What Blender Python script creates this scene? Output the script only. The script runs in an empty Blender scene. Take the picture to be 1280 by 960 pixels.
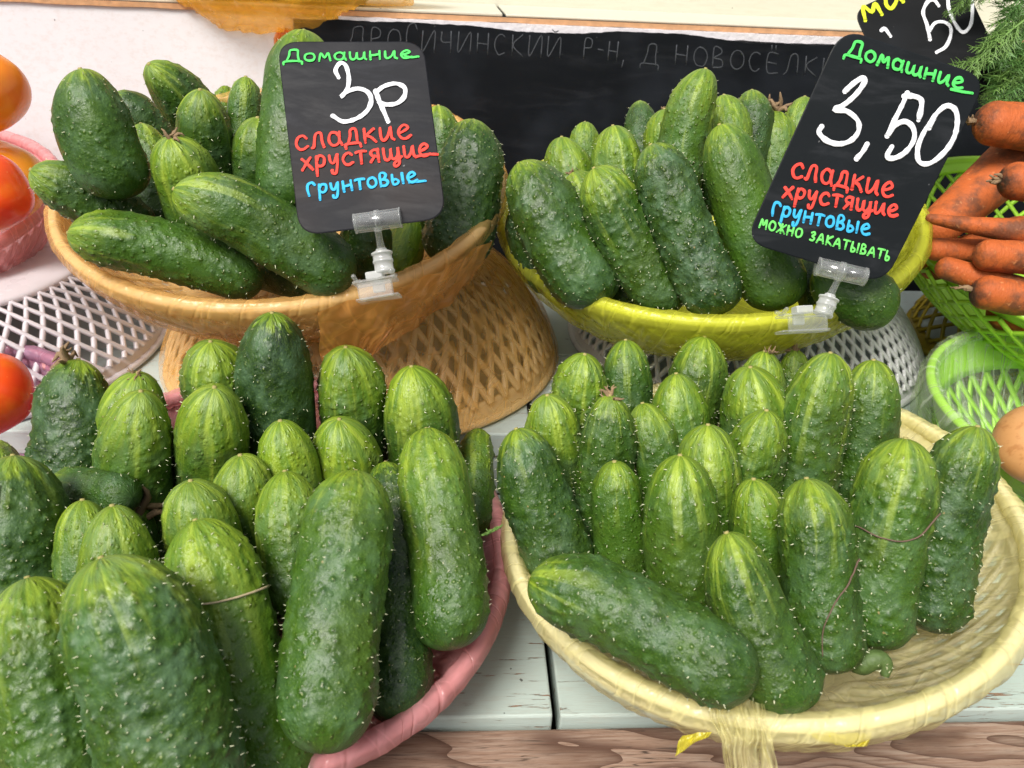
import bpy, math, random
import numpy as np
from mathutils import Vector, Matrix, noise as mn
random.seed(7); np.random.seed(7)
S = bpy.context.scene
# ------------------------------------------------------------------ camera
FPX = 967.0; PIT = math.radians(28); RHO = .046; EYE = np.array([0, 0, .32])
_r0 = np.array([1., 0, 0]); FW = np.array([0, math.cos(PIT), -math.sin(PIT)]); _u0 = np.array([0, math.sin(PIT), math.cos(PIT)])
RT = math.cos(RHO)*_r0 + math.sin(RHO)*_u0; UP = math.cos(RHO)*_u0 - math.sin(RHO)*_r0
cd = bpy.data.cameras.new('camera'); cam = bpy.data.objects.new('camera', cd); S.collection.objects.link(cam)
cd.sensor_width = 36; cd.lens = FPX/1280*36; cd.clip_start = .01; cd.clip_end = 50
cam.matrix_world = Matrix(((RT[0], UP[0], -FW[0], EYE[0]), (RT[1], UP[1], -FW[1], EYE[1]), (RT[2], UP[2], -FW[2], EYE[2]), (0, 0, 0, 1)))
cd.dof.use_dof = True; cd.dof.focus_distance = .42; cd.dof.aperture_fstop = 18
S.camera = cam
# ------------------------------------------------------------------ light
SUN_EL, SUN_ROT = math.radians(52), math.radians(208)
w = bpy.data.worlds.new('World'); S.world = w; w.use_nodes = True
nt = w.node_tree; nt.nodes.clear()
sky = nt.nodes.new('ShaderNodeTexSky'); sky.sky_type = 'NISHITA'; sky.sun_disc = False
sky.sun_elevation = SUN_EL; sky.sun_rotation = SUN_ROT; sky.dust_density = 4; sky.air_density = 1.0; sky.ozone_density = .6
bg = nt.nodes.new('ShaderNodeBackground'); bg.inputs[1].default_value = .098
hs = nt.nodes.new('ShaderNodeHueSaturation'); hs.inputs['Saturation'].default_value = .35
wo = nt.nodes.new('ShaderNodeOutputWorld'); nt.links.new(sky.outputs[0], hs.inputs['Color']); nt.links.new(hs.outputs[0], bg.inputs[0]); nt.links.new(bg.outputs[0], wo.inputs[0])
sl = bpy.data.lights.new('sun', 'SUN'); sl.energy = 2.7; sl.angle = math.radians(24); sl.color = (1, .965, .91)
sun = bpy.data.objects.new('sun', sl); S.collection.objects.link(sun)
_sd = Vector((math.sin(SUN_ROT)*math.cos(SUN_EL), math.cos(SUN_ROT)*math.cos(SUN_EL), math.sin(SUN_EL)))
sun.rotation_euler = _sd.to_track_quat('Z', 'Y').to_euler()
S.view_settings.view_transform = 'Standard'; S.view_settings.look = 'None'; S.view_settings.exposure = .56; S.view_settings.gamma = 1
S.cycles.max_bounces = 8; S.cycles.transparent_max_bounces = 16; S.cycles.use_denoising = True
S.cycles.caustics_reflective = False; S.cycles.caustics_refractive = False

# ------------------------------------------------------------------ helpers
def ray(x, y, dep=1.): return EYE + dep*(FW + RT*(x-640)/FPX + UP*(480-y)/FPX)
def on_plane(x, y, C, n):
    d = ray(x, y) - EYE; return float(((C-EYE)@n)/(d@n))          # depth along the camera axis
def unit(v): v = np.asarray(v, float); return v/np.linalg.norm(v)
def link(o, parent=None):
    S.collection.objects.link(o)
    if parent is not None: o.parent = parent
    return o
def mesh(name, V, Fs, mat, parent=None, smooth=True, loc=None):
    me = bpy.data.meshes.new(name); V = np.asarray(V, np.float32)
    if loc is not None: V = V - np.asarray(loc, np.float32)
    me.from_pydata(V.tolist(), [], Fs if isinstance(Fs, list) else Fs.tolist())
    if smooth: me.polygons.foreach_set('use_smooth', [True]*len(me.polygons))
    if mat: me.materials.append(mat)
    me.update(); o = bpy.data.objects.new(name, me)
    if loc is not None: o.location = [float(c) for c in loc]
    return link(o, parent)
def fastmesh(name, V, Q, mat, parent=None, smooth=True):
    V = np.asarray(V, np.float32); Q = np.asarray(Q, np.int32); k = Q.shape[1]
    me = bpy.data.meshes.new(name); me.vertices.add(len(V)); me.vertices.foreach_set('co', V.ravel())
    me.loops.add(Q.size); me.loops.foreach_set('vertex_index', Q.ravel()); me.polygons.add(len(Q))
    me.polygons.foreach_set('loop_start', np.arange(0, Q.size, k, dtype=np.int32))
    me.polygons.foreach_set('loop_total', np.full(len(Q), k, np.int32))
    me.polygons.foreach_set('use_smooth', np.full(len(Q), smooth))
    me.update(calc_edges=True); me.validate()
    if mat: me.materials.append(mat)
    return link(bpy.data.objects.new(name, me), parent)
def empty(name, loc): 
    o = bpy.data.objects.new(name, None); o.location = [float(c) for c in loc]; o.empty_display_size = .02; return link(o)
def tag(o, label=None, cat=None, group=None, kind=None):
    if label: o['label'] = label
    if cat: o['category'] = cat
    if group: o['group'] = group
    if kind: o['kind'] = kind
    return o
def grid_quads(nr, nc, wrap=True, off=0):
    i = np.arange(nr-1)[:, None]; j = np.arange(nc if wrap else nc-1)[None]
    a = i*nc+j; b = i*nc+(j+1) % nc; return np.stack([a, b, b+nc, a+nc], -1).reshape(-1, 4)+off
def nz(p, s=1., o=0.): return mn.noise(Vector((p[0]*s+o, p[1]*s+o*1.7, p[2]*s-o)))
def smooth(x, a, b): t = np.clip((x-a)/(b-a), 0, 1); return t*t*(3-2*t)
def catmull(P, sub=6):
    P = np.asarray(P, float)
    if len(P) < 3: return P if len(P) > 1 else P
    Q = np.vstack([2*P[0]-P[1], P, 2*P[-1]-P[-2]]); out = []
    for i in range(1, len(Q)-2):
        for k in range(sub):
            t = k/sub; out.append(.5*(2*Q[i]+(Q[i+1]-Q[i-1])*t+(2*Q[i-1]-5*Q[i]+4*Q[i+1]-Q[i+2])*t*t+(3*Q[i]-Q[i-1]-3*Q[i+1]+Q[i+2])*t**3))
    return np.array(out+[P[-1]])
def tube(path, rad, n=7, flat=None, nrm=None):
    """verts, quads of a capped tube; rad scalar or per point; nrm+flat squashes the section along nrm"""
    P = np.asarray(path, float); m = len(P); rad = np.broadcast_to(np.asarray(rad, float), (m,))
    T = np.gradient(P, axis=0); T /= np.linalg.norm(T, axis=1)[:, None]+1e-12
    V = []; a = np.linspace(0, 2*math.pi, n, endpoint=False)
    N = np.asarray(nrm, float) if nrm is not None else (np.array([0, 0, 1.]) if abs(T[0][2]) < .9 else np.array([1., 0, 0]))
    for i in range(m):
        s = np.cross(T[i], N); s /= np.linalg.norm(s)+1e-12; u = np.cross(s, T[i])
        if nrm is None: N = u
        f = flat if flat is not None else 1
        V.append(P[i]+rad[i]*(np.cos(a)[:, None]*s+f*np.sin(a)[:, None]*u))
    V = np.vstack(V); Q = grid_quads(m, n).tolist(); Q.append(list(range(n))[::-1]); Q.append([(m-1)*n+k for k in range(n)])
    return V, Q
class MB:
    def __init__(s): s.V = []; s.F = []; s.n = 0
    def add(s, V, Fs):
        s.V.append(np.asarray(V, float)); s.F += [[int(i)+s.n for i in f] for f in Fs]; s.n += len(V); return s
    def tube(s, *a, **k): return s.add(*tube(*a, **k))
    def box(s, lo, hi, M=None):
        x0, y0, z0 = lo; x1, y1, z1 = hi
        V = np.array([[x, y, z] for z in (z0, z1) for y in (y0, y1) for x in (x0, x1)], float)
        if M is not None: V = V@np.asarray(M[0]).T+np.asarray(M[1])
        return s.add(V, [[0, 2, 3, 1], [4, 5, 7, 6], [0, 1, 5, 4], [2, 6, 7, 3], [0, 4, 6, 2], [1, 3, 7, 5]])
    def build(s, name, mat, parent=None, smooth=True, loc=None): return mesh(name, np.vstack(s.V), s.F, mat, parent, smooth, loc)
def bevel(o, w, seg=2):
    m = o.modifiers.new('bevel', 'BEVEL'); m.width = w; m.segments = seg; m.limit_method = 'ANGLE'; return o

# ------------------------------------------------------------------ material helpers
class NT:
    def __init__(s, name):
        s.m = bpy.data.materials.new(name); s.m.use_nodes = True; s.t = s.m.node_tree; s.t.nodes.clear()
        s.out = s.t.nodes.new('ShaderNodeOutputMaterial')
    def n(s, typ, ins=None, **kw):
        x = s.t.nodes.new(typ)
        for k, v in kw.items(): setattr(x, k, v)
        for k, v in (ins or {}).items(): s.set(x.inputs[k], v)
        return x
    def set(s, sock, v):
        if hasattr(v, 'outputs'): v = v.outputs[0]
        if isinstance(v, bpy.types.NodeSocket): s.t.links.new(v, sock)
        else: sock.default_value = (*v, 1) if isinstance(v, tuple) and len(v) == 3 and sock.type == 'RGBA' else v
    def math(s, op, a, b=0., c=None, clamp=False):
        x = s.n('ShaderNodeMath', {0: a, 1: b}, operation=op, use_clamp=clamp)
        if c is not None: s.set(x.inputs[2], c)
        return x
    def mix(s, f, a, b, bt='MIX'):
        x = s.n('ShaderNodeMix', data_type='RGBA', blend_type=bt); s.set(x.inputs[0], f); s.set(x.inputs[6], a); s.set(x.inputs[7], b); return x.outputs[2]
    def rng(s, v, a, b, c=0., d=1.): return s.n('ShaderNodeMapRange', {0: v, 1: a, 2: b, 3: c, 4: d}, interpolation_type='SMOOTHSTEP').outputs[0]
    def noise(s, vec, scale, detail=3., rough=.5, dist=0.):
        return s.n('ShaderNodeTexNoise', {'Vector': vec, 'Scale': scale, 'Detail': detail, 'Roughness': rough, 'Distortion': dist}).outputs[0]
    def mapping(s, vec, scale=(1, 1, 1), loc=(0, 0, 0)): return s.n('ShaderNodeMapping', {'Vector': vec, 'Scale': scale, 'Location': loc}).outputs[0]
    def bump(s, h, dist, strength=1., normal=None):
        x = s.n('ShaderNodeBump', {'Height': h, 'Distance': dist, 'Strength': strength})
        if normal is not None: s.set(x.inputs['Normal'], normal)
        return x.outputs[0]
    def obj(s): return s.n('ShaderNodeTexCoord').outputs['Object']
    def bsdf(s, **kw):
        x = s.n('ShaderNodeBsdfPrincipled')
        for k, v in kw.items(): s.set(x.inputs[k.replace('_', ' ')], v)
        return x.outputs[0]
    def done(s, sh): s.t.links.new(sh, s.out.inputs[0]); return s.m

def simple(name, col, rough=.5, var=.15, scale=60., bumpd=.0, spec=.5):
    m = NT(name); c = m.obj(); n1 = m.noise(c, scale, 4)
    d = tuple(x*(1-var) for x in col); l = tuple(min(1, x*(1+var)) for x in col)
    kw = dict(Base_Color=m.mix(n1, d, l), Roughness=m.rng(n1, .2, .8, rough*.85, rough*1.15), Specular_IOR_Level=spec)
    if bumpd: kw['Normal'] = m.bump(n1, bumpd)
    return m.done(m.bsdf(**kw))

def skin_mat():
    m = NT('cucumber_skin'); at = m.n('ShaderNodeAttribute', attribute_name='cuc'); rs = m.n('ShaderNodeAttribute', attribute_name='rest').outputs['Vector']
    sp = m.n('ShaderNodeSeparateColor', {0: at.outputs['Color']}); t, ridge, wart = sp.outputs[0], sp.outputs[1], sp.outputs[2]
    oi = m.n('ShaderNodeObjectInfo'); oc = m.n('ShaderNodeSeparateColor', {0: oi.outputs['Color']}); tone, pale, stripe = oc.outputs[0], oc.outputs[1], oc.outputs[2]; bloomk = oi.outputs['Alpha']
    rnd = m.math('MULTIPLY', oi.outputs['Random'], 40)
    base = m.n('ShaderNodeVectorMath', {0: rs, 1: rnd}, operation='ADD').outputs[0]
    n_big = m.noise(base, .9, 3); n_mid = m.noise(base, 4.5, 5, .6); n_fin = m.noise(base, 22., 3, .6)
    st = m.mapping(base, (1, 1, .10)); n_str = m.noise(st, 3.2, 3, .55, .25); n_str2 = m.noise(m.mapping(base, (1, 1, .2)), 8., 3, .6)
    # tone: dark to mid green
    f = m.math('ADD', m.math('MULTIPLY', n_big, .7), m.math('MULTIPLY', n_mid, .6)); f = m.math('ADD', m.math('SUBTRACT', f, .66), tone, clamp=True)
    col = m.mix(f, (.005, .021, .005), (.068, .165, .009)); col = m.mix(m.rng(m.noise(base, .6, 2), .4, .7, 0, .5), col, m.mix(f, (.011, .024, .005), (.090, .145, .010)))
    # the far end of the fruit darkens a little
    col = m.mix(m.rng(t, .55, 1., 0, .5), col, m.mix(f, (.005, .022, .005), (.028, .090, .008)))
    # pale yellow blossom end
    pn = m.math('ADD', t, m.math('MULTIPLY', m.math('SUBTRACT', n_mid, .5), .32))
    pf = m.math('SUBTRACT', 1., m.math('DIVIDE', pn, m.math('MAXIMUM', m.math('MULTIPLY', pale, 1.25), .02)), clamp=True)
    pk = m.math('MULTIPLY', m.rng(pf, 0, 1.), m.rng(n_str, .36, .62, .42, .95)); col = m.mix(pk, col, (.25, .35, .022)); col = m.mix(m.math('MULTIPLY', m.rng(n_str2, .55, .40), m.math('MULTIPLY', m.rng(pf, 0, .6), .40)), col, (.040, .135, .010))
    # stripes: irregular long streaks and ridge lines
    reach = m.math('SUBTRACT', 1., m.math('DIVIDE', t, m.math('ADD', m.math('MULTIPLY', pale, 1.3), .22)), clamp=True)
    reach = m.math('POWER', reach, .8)
    s1 = m.rng(n_str, .55, .68); s2 = m.math('MULTIPLY', m.math('MULTIPLY', ridge, .7), m.rng(n_str2, .48, .68))
    sk = m.math('MULTIPLY', m.math('MULTIPLY', m.math('MAXIMUM', s1, s2), stripe), reach, clamp=True)
    col = m.mix(m.math('MULTIPLY', sk, .72), col, (.36, .46, .055))
    # fine feathered speckle, darker around warts
    col = m.mix(m.rng(n_fin, .50, .72, 0, .5), col, m.mix(.5, col, (.18, .30, .03)))
    col = m.mix(m.rng(wart, .12, .9, 0, .30), col, (.008, .030, .008))
    vo = m.n('ShaderNodeTexVoronoi', {'Vector': base, 'Scale': 5.2, 'Randomness': 1.}).outputs['Distance']; vo2 = m.n('ShaderNodeTexVoronoi', {'Vector': base, 'Scale': 9.5, 'Randomness': 1.}).outputs['Distance']
    col = m.mix(m.rng(vo, .13, .07, 0, .55), col, (.33, .38, .14)); col = m.mix(m.rng(vo2, .12, .07, 0, .3), col, (.25, .32, .10))
    # dusty bloom
    bl = m.math('MULTIPLY', m.rng(m.noise(base, 1.6, 4, .6), .42, .68), bloomk)
    col = m.mix(m.math('MULTIPLY', bl, .8), col, (.10, .185, .095))
    # brown scar specks
    sc = m.rng(m.noise(base, 6.5, 2, .4), .76, .80); col = m.mix(m.math('MULTIPLY', sc, .7), col, (.30, .22, .09))
    rough = m.math('ADD', m.rng(n_mid, .3, .7, .33, .50), m.math('MULTIPLY', bl, .12))
    h = m.math('ADD', m.math('MULTIPLY', n_fin, .15), m.math('MULTIPLY', m.noise(base, 6.5, 4, .6), .7)); h = m.math('ADD', h, m.math('ADD', m.rng(vo, .42, .02, 0, .6), m.rng(vo2, .4, .05, 0, .15)))
    b = m.bsdf(Base_Color=col, Roughness=rough, Specular_IOR_Level=.42, Normal=m.bump(h, .0012, .6))
    return m.done(b)

def film_mat(name, col, opac=.6, rough=.17, folds=70., trans=.45, radial=True, tk=.55):
    m = NT(name); c = m.obj(); fa = m.n('ShaderNodeAttribute', attribute_name='film').outputs['Vector']; fv = fa if radial else c
    n1 = m.noise(fv, .55 if radial else folds, 2, .5, .8); n2 = m.noise(c, folds*3., 3, .6, 1.5); n3 = m.noise(c, 18., 2)
    cw = m.n('ShaderNodeVectorMath', {0: c, 1: m.n('ShaderNodeVectorMath', {0: m.n('ShaderNodeTexNoise', {'Vector': c, 'Scale': 30.}).outputs['Color'], 1: (.02, .02, .02)}, operation='MULTIPLY').outputs[0]}, operation='ADD').outputs[0]
    v1 = m.n('ShaderNodeTexVoronoi', {'Vector': cw, 'Scale': 55.}, feature='DISTANCE_TO_EDGE').outputs['Distance']; v2 = m.n('ShaderNodeTexVoronoi', {'Vector': cw, 'Scale': 130.}, feature='F1').outputs['Distance']
    crk = m.math('ADD', m.rng(v1, 0., .30, 0., 1.), m.math('MULTIPLY', v2, .45))
    ridge = m.math('ABSOLUTE', m.math('SUBTRACT', n1, .5)); h = m.math('ADD', m.rng(ridge, .0, .06, .8, 0.), m.math('MULTIPLY', n2, .3))
    nb = m.bump(m.math('ADD', h, m.math('MULTIPLY', crk, 1.0)), .0012, .55)
    cc = m.mix(n3, tuple(x*.94 for x in col), tuple(min(1, x*1.05) for x in col))
    p = m.bsdf(Base_Color=cc, Roughness=rough, Specular_IOR_Level=.7, Normal=nb)
    tl = m.n('ShaderNodeBsdfTranslucent', {'Color': cc, 'Normal': nb}).outputs[0]
    a = m.n('ShaderNodeMixShader', {0: trans, 1: p, 2: tl}).outputs[0]
    tint = tuple(tk+(1-tk)*min(1, x/max(col)) for x in col)
    tr = m.n('ShaderNodeBsdfTransparent', {'Color': tint}).outputs[0]
    fac = m.math('ADD', opac-.05, m.math('ADD', m.rng(ridge, .0, .035, .22, 0.), m.rng(v1, 0., .05, .09, 0.)), clamp=True)  # narrow fold ridges turn more opaque, painting in thin highlight lines
    return m.done(m.n('ShaderNodeMixShader', {0: fac, 1: tr, 2: a}).outputs[0])

def plastic_mat(name, col, rough=.35, trans=.15):
    m = NT(name); c = m.obj(); n1 = m.noise(c, 40., 3); g = m.noise(c, 220., 2)
    cc = m.mix(n1, tuple(x*.88 for x in col), tuple(min(1, x*1.06) for x in col))
    cc = m.mix(m.rng(m.noise(c, 95., 4, .7), .66, .74, 0, .45), cc, tuple(x*.45 for x in col))
    p = m.bsdf(Base_Color=cc, Roughness=m.rng(n1, .2, .8, rough*.8, rough*1.3), Normal=m.bump(g, .0003, .5))
    tl = m.n('ShaderNodeBsdfTranslucent', {'Color': cc}).outputs[0]
    return m.done(m.n('ShaderNodeMixShader', {0: trans, 1: p, 2: tl}).outputs[0])

def painted_wood(name, paint, wood, wear=.58, grain=(6, 90, 90)):
    m = NT(name); c = m.obj(); g = m.noise(m.mapping(c, grain), 3., 5, .65, .3); g2 = m.noise(m.mapping(c, (grain[0]*3, grain[1]*2.2, grain[2]*2)), 4., 4, .7)
    big = m.noise(c, 9., 3); sm = m.noise(c, 320., 2)
    w_ = m.math('ADD', m.math('MULTIPLY', g, .55), m.math('MULTIPLY', g2, .3)); w_ = m.math('ADD', w_, m.math('MULTIPLY', big, .22))
    mask = m.rng(w_, wear, wear+.025)
    wc = m.mix(g2, tuple(x*.55 for x in wood), wood)
    pc = m.mix(big, tuple(x*.86 for x in paint), paint); pc = m.mix(m.rng(g2, .45, .7, 0, .16), pc, wood)
    pc = m.mix(m.rng(m.noise(c, 160., 2), .74, .77, 0, .8), pc, (.03, .025, .02))
    h = m.math('SUBTRACT', m.math('ADD', m.math('MULTIPLY', g2, .35), m.math('MULTIPLY', g, .3)), mask)
    return m.done(m.bsdf(Base_Color=m.mix(mask, pc, wc), Roughness=m.math('ADD', .5, m.math('MULTIPLY', mask, .3)), Normal=m.bump(h, .0006, .8)))

def ring_wood(name):
    m = NT(name); c = m.obj(); v = m.mapping(c, (3.2, 13., 13.)); n0 = m.noise(v, 1.5, 3, .45, .4)
    ph = m.math('MULTIPLY', n0, 19.); fr = m.math('FRACT', ph); ring = m.math('POWER', fr, 2.6)
    fib = m.noise(m.mapping(c, (14, 260, 200)), 2.2, 5, .7); spec = m.noise(m.mapping(c, (60, 700, 700)), 1., 3, .6); big = m.noise(c, 14., 3)
    col = m.mix(big, (.21, .115, .075), (.34, .23, .165)); col = m.mix(m.rng(fib, .40, .70, 0, .8), col, (.39, .30, .235)); col = m.mix(m.rng(m.noise(m.mapping(c, (30, 420, 300)), 1.6, 4, .7), .5, .66, 0, .55), col, (.13, .065, .04))
    col = m.mix(m.math('MULTIPLY', ring, .95), col, (.085, .04, .025))
    col = m.mix(m.rng(spec, .58, .68, 0, .55), col, (.11, .06, .04))
    crack = m.rng(m.math('ABSOLUTE', m.math('SUBTRACT', m.noise(m.mapping(c, (5, 95, 60)), 1.4, 3, .6), .5)), .0, .012, 1., 0.)
    col = m.mix(m.math('MULTIPLY', crack, m.rng(big, .45, .6)), col, (.03, .018, .012))
    h = m.math('SUBTRACT', m.math('ADD', m.math('MULTIPLY', fib, .5), m.math('MULTIPLY', spec, .3)), m.math('MULTIPLY', ring, .5))
    return m.done(m.bsdf(Base_Color=col, Roughness=.62, Normal=m.bump(h, .0008, .7)))

def chalk_mat(name, col, dust=.5, warm=0.):
    m = NT(name); c = m.obj(); a = m.noise(m.mapping(c, (9, 30, 40)), 2.2, 5, .65, .5); b_ = m.noise(c, 14., 3); s = m.noise(c, 240., 2)
    cc = m.mix(m.math('MULTIPLY', m.rng(a, .5, .78), dust), col, (.07, .072, .08)); cc = m.mix(m.math('MULTIPLY', m.rng(b_, .45, .7), .3), cc, (.045, .03, .024) if warm else (.03, .035, .045))
    cc = m.mix(m.rng(s, .76, .80, 0, .5), cc, (.3, .3, .3))
    return m.done(m.bsdf(Base_Color=cc, Roughness=m.rng(a, .3, .7, .42, .6), Specular_IOR_Level=.12, Normal=m.bump(m.noise(c, 500., 2), .0001, .4)))

def clear_mat(name, frosted=0.):
    m = NT(name); c = m.obj(); n1 = m.noise(c, 200., 2)
    g = m.n('ShaderNodeBsdfGlossy', {'Color': (1., 1., 1.), 'Roughness': .12}).outputs[0]; t = m.n('ShaderNodeBsdfTransparent', {'Color': (.985, .99, .985)}).outputs[0]
    d = m.n('ShaderNodeBsdfDiffuse', {'Color': (.92, .93, .92)}).outputs[0]; tl = m.n('ShaderNodeBsdfTranslucent', {'Color': (.85, .87, .85)}).outputs[0]
    lw = m.n('ShaderNodeLayerWeight', {'Blend': .38}).outputs['Facing']
    body = m.n('ShaderNodeMixShader', {0: .5, 1: d, 2: tl}).outputs[0]
    x = m.n('ShaderNodeMixShader', {0: m.math('ADD', .07+frosted, m.math('MULTIPLY', lw, .38), clamp=True), 1: t, 2: body}).outputs[0]
    fr = m.math('ADD', .05, m.math('MULTIPLY', lw, .16))
    return m.done(m.n('ShaderNodeMixShader', {0: fr, 1: x, 2: g}).outputs[0])

M_SKIN = skin_mat()
M_SPINE = simple('spine', (.55, .56, .36), .5, .1)
M_STALK = simple('dry_stalk', (.23, .15, .08), .85, .5, 300., .0008)
M_SCAR = simple('corky_scar', (.30, .26, .09), .85, .4, 300.)
M_GSTALK = simple('green_stalk', (.075, .125, .03), .6, .4, 300., .0008)
M_ROOT = simple('root', (.50, .40, .24), .8, .3, 400.)
M_ROOTD = simple('root_dark', (.13, .08, .055), .8, .3, 400.)
M_PAINT = painted_wood('painted_plank', (.45, .53, .48), (.34, .20, .12), .61)
M_PAINT2 = painted_wood('painted_step_plank', (.45, .52, .49), (.34, .22, .14), .66)
M_RISER = painted_wood('white_riser', (.76, .75, .765), (.46, .30, .20), .70, (14, 30, 30))
M_SHELF = painted_wood('cream_shelf', (.62, .60, .49), (.42, .34, .22), .69, (5, 24, 60))
M_RAW = simple('raw_board_edge', (.50, .27, .13), .8, .35, 160., .001)
M_RING = ring_wood('weathered_plank')
M_BLACK = chalk_mat('black_sheet', (.006, .007, .009), .12)
M_DARK = simple('dark_gap', (.02, .014, .01), .9)

# ------------------------------------------------------------------ the stall boards (local frame, turned 4.2 degrees)
PHI = math.atan(.074); cP, sP = math.cos(PHI), math.sin(PHI)
def stall(x, y, z): return np.array([cP*x-sP*y, .2565+sP*x+cP*y, z])
counter = empty('counter', (0, .2565, 0)); counter.rotation_euler.z = PHI; tag(counter, 'stepped market counter of pale painted planks with a bare wood front plank', kind='structure')
def plank(lo, hi, mat, bev=.0012, name='plank', par=counter):
    c = [(a+b)/2 for a, b in zip(lo, hi)]
    o = MB().box(lo, hi).build(name, mat, par, False, c); bevel(o, bev); o.data.polygons.foreach_set('use_smooth', [False]*6); return o
plank((-.9, .0, -.02), (.0275, .0885, 0), M_PAINT); plank((.0312, .0, -.02), (1.0, .0885, -.0004), M_PAINT)
plank((-.9, .0912, -.02), (.0275, .182, -.0003), M_PAINT); plank((.0312, .0912, -.02), (1.0, .182, 0), M_PAINT)
for (a, b) in ((-.9, .0275), (.0312, 1.0)):
    plank((a, .182, .0), (b, .196, .031), M_PAINT2); plank((a, .180, .032), (b, .30, .05), M_PAINT2); plank((a, .3025, .032), (b, .472, .0497), M_PAINT2)
plank((-.9, -.17, -.032), (1.0, -.0022, -.006), M_RING, .002)
plank((-.95, .004, -.06), (1.05, .49, -.034), M_DARK, name='under_board')
bk = empty('back_wall', stall(0, .4735, .05)); bk.rotation_euler.z = PHI; tag(bk, 'white painted riser under the cream upper shelf', kind='structure')
def bplank(lo, hi, mat, name='plank', bev=.0008): return plank(lo, hi, mat, bev, name, bk)
bplank((-.9, 0, -.012), (1.0, .012, .2325), M_RISER, 'riser_board')
bplank((-.9, .0005, .2362), (.0125, .20, .2388), M_SHELF); bplank((.0155, .0005, .2362), (1.0, .20, .2384), M_SHELF)
for k in range(3): bplank((-.9, .20, .236+.1*k), (1.0, .212, .3345+.1*k), M_SHELF)
def wavy_strip(name, x0, x1, zt, zb, y0, y1, mat, par, n=260):
    xs = np.linspace(x0, x1, n); V = []; Fq = []
    for i, x in enumerate(xs):
        a, b = zt(x), zb(x); V += [(x, y0, b), (x, y0, a), (x, y1, a), (x, y1, b)]
    for i in range(n-1):
        for k in range(4): Fq.append([i*4+k, (i+1)*4+k, (i+1)*4+(k+1) % 4, i*4+(k+1) % 4])
    Fq += [[0, 1, 2, 3], [n*4-1, n*4-2, n*4-3, n*4-4]]
    return mesh(name, V, Fq, mat, par, False)
wavy_strip('raw_edge', -.9, 1.0, lambda x: .2358, lambda x: .2318+.0008*nz((x, 0, 0), 30), -.0022, .0003, M_RAW, bk)
M_TORN = simple('torn_paper', (.72, .68, .70), .8, .12, 200., .001)
wavy_strip('torn_paper_edge', -.125, .45, lambda x: .2316+.0006*nz((x, 2, 0), 60), lambda x: .2255+.0018*nz((x, 3, 0), 25)+.0008*nz((x, 3, 0), 120), -.0078, -.0023, M_TORN, bk, 400)
bs = empty('blackboard', stall(.1, .466, .05)); bs.rotation_euler.z = PHI
tag(bs, 'long black chalk board with faint smudged chalk lettering along the white riser', 'chalkboard')
def black_top(x):
    return .2292 - .0045*float(smooth(x+.1, .16, .23)) + .0016*nz((x, 5, 0), 22) + .0006*nz((x, 9, 0), 140) - .0035*math.exp(-((x+.1-.045)/.05)**2)
wavy_strip('sheet', -.262, .75, black_top, lambda x: 0., -.004, 0., M_BLACK, bs, 500)

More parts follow.
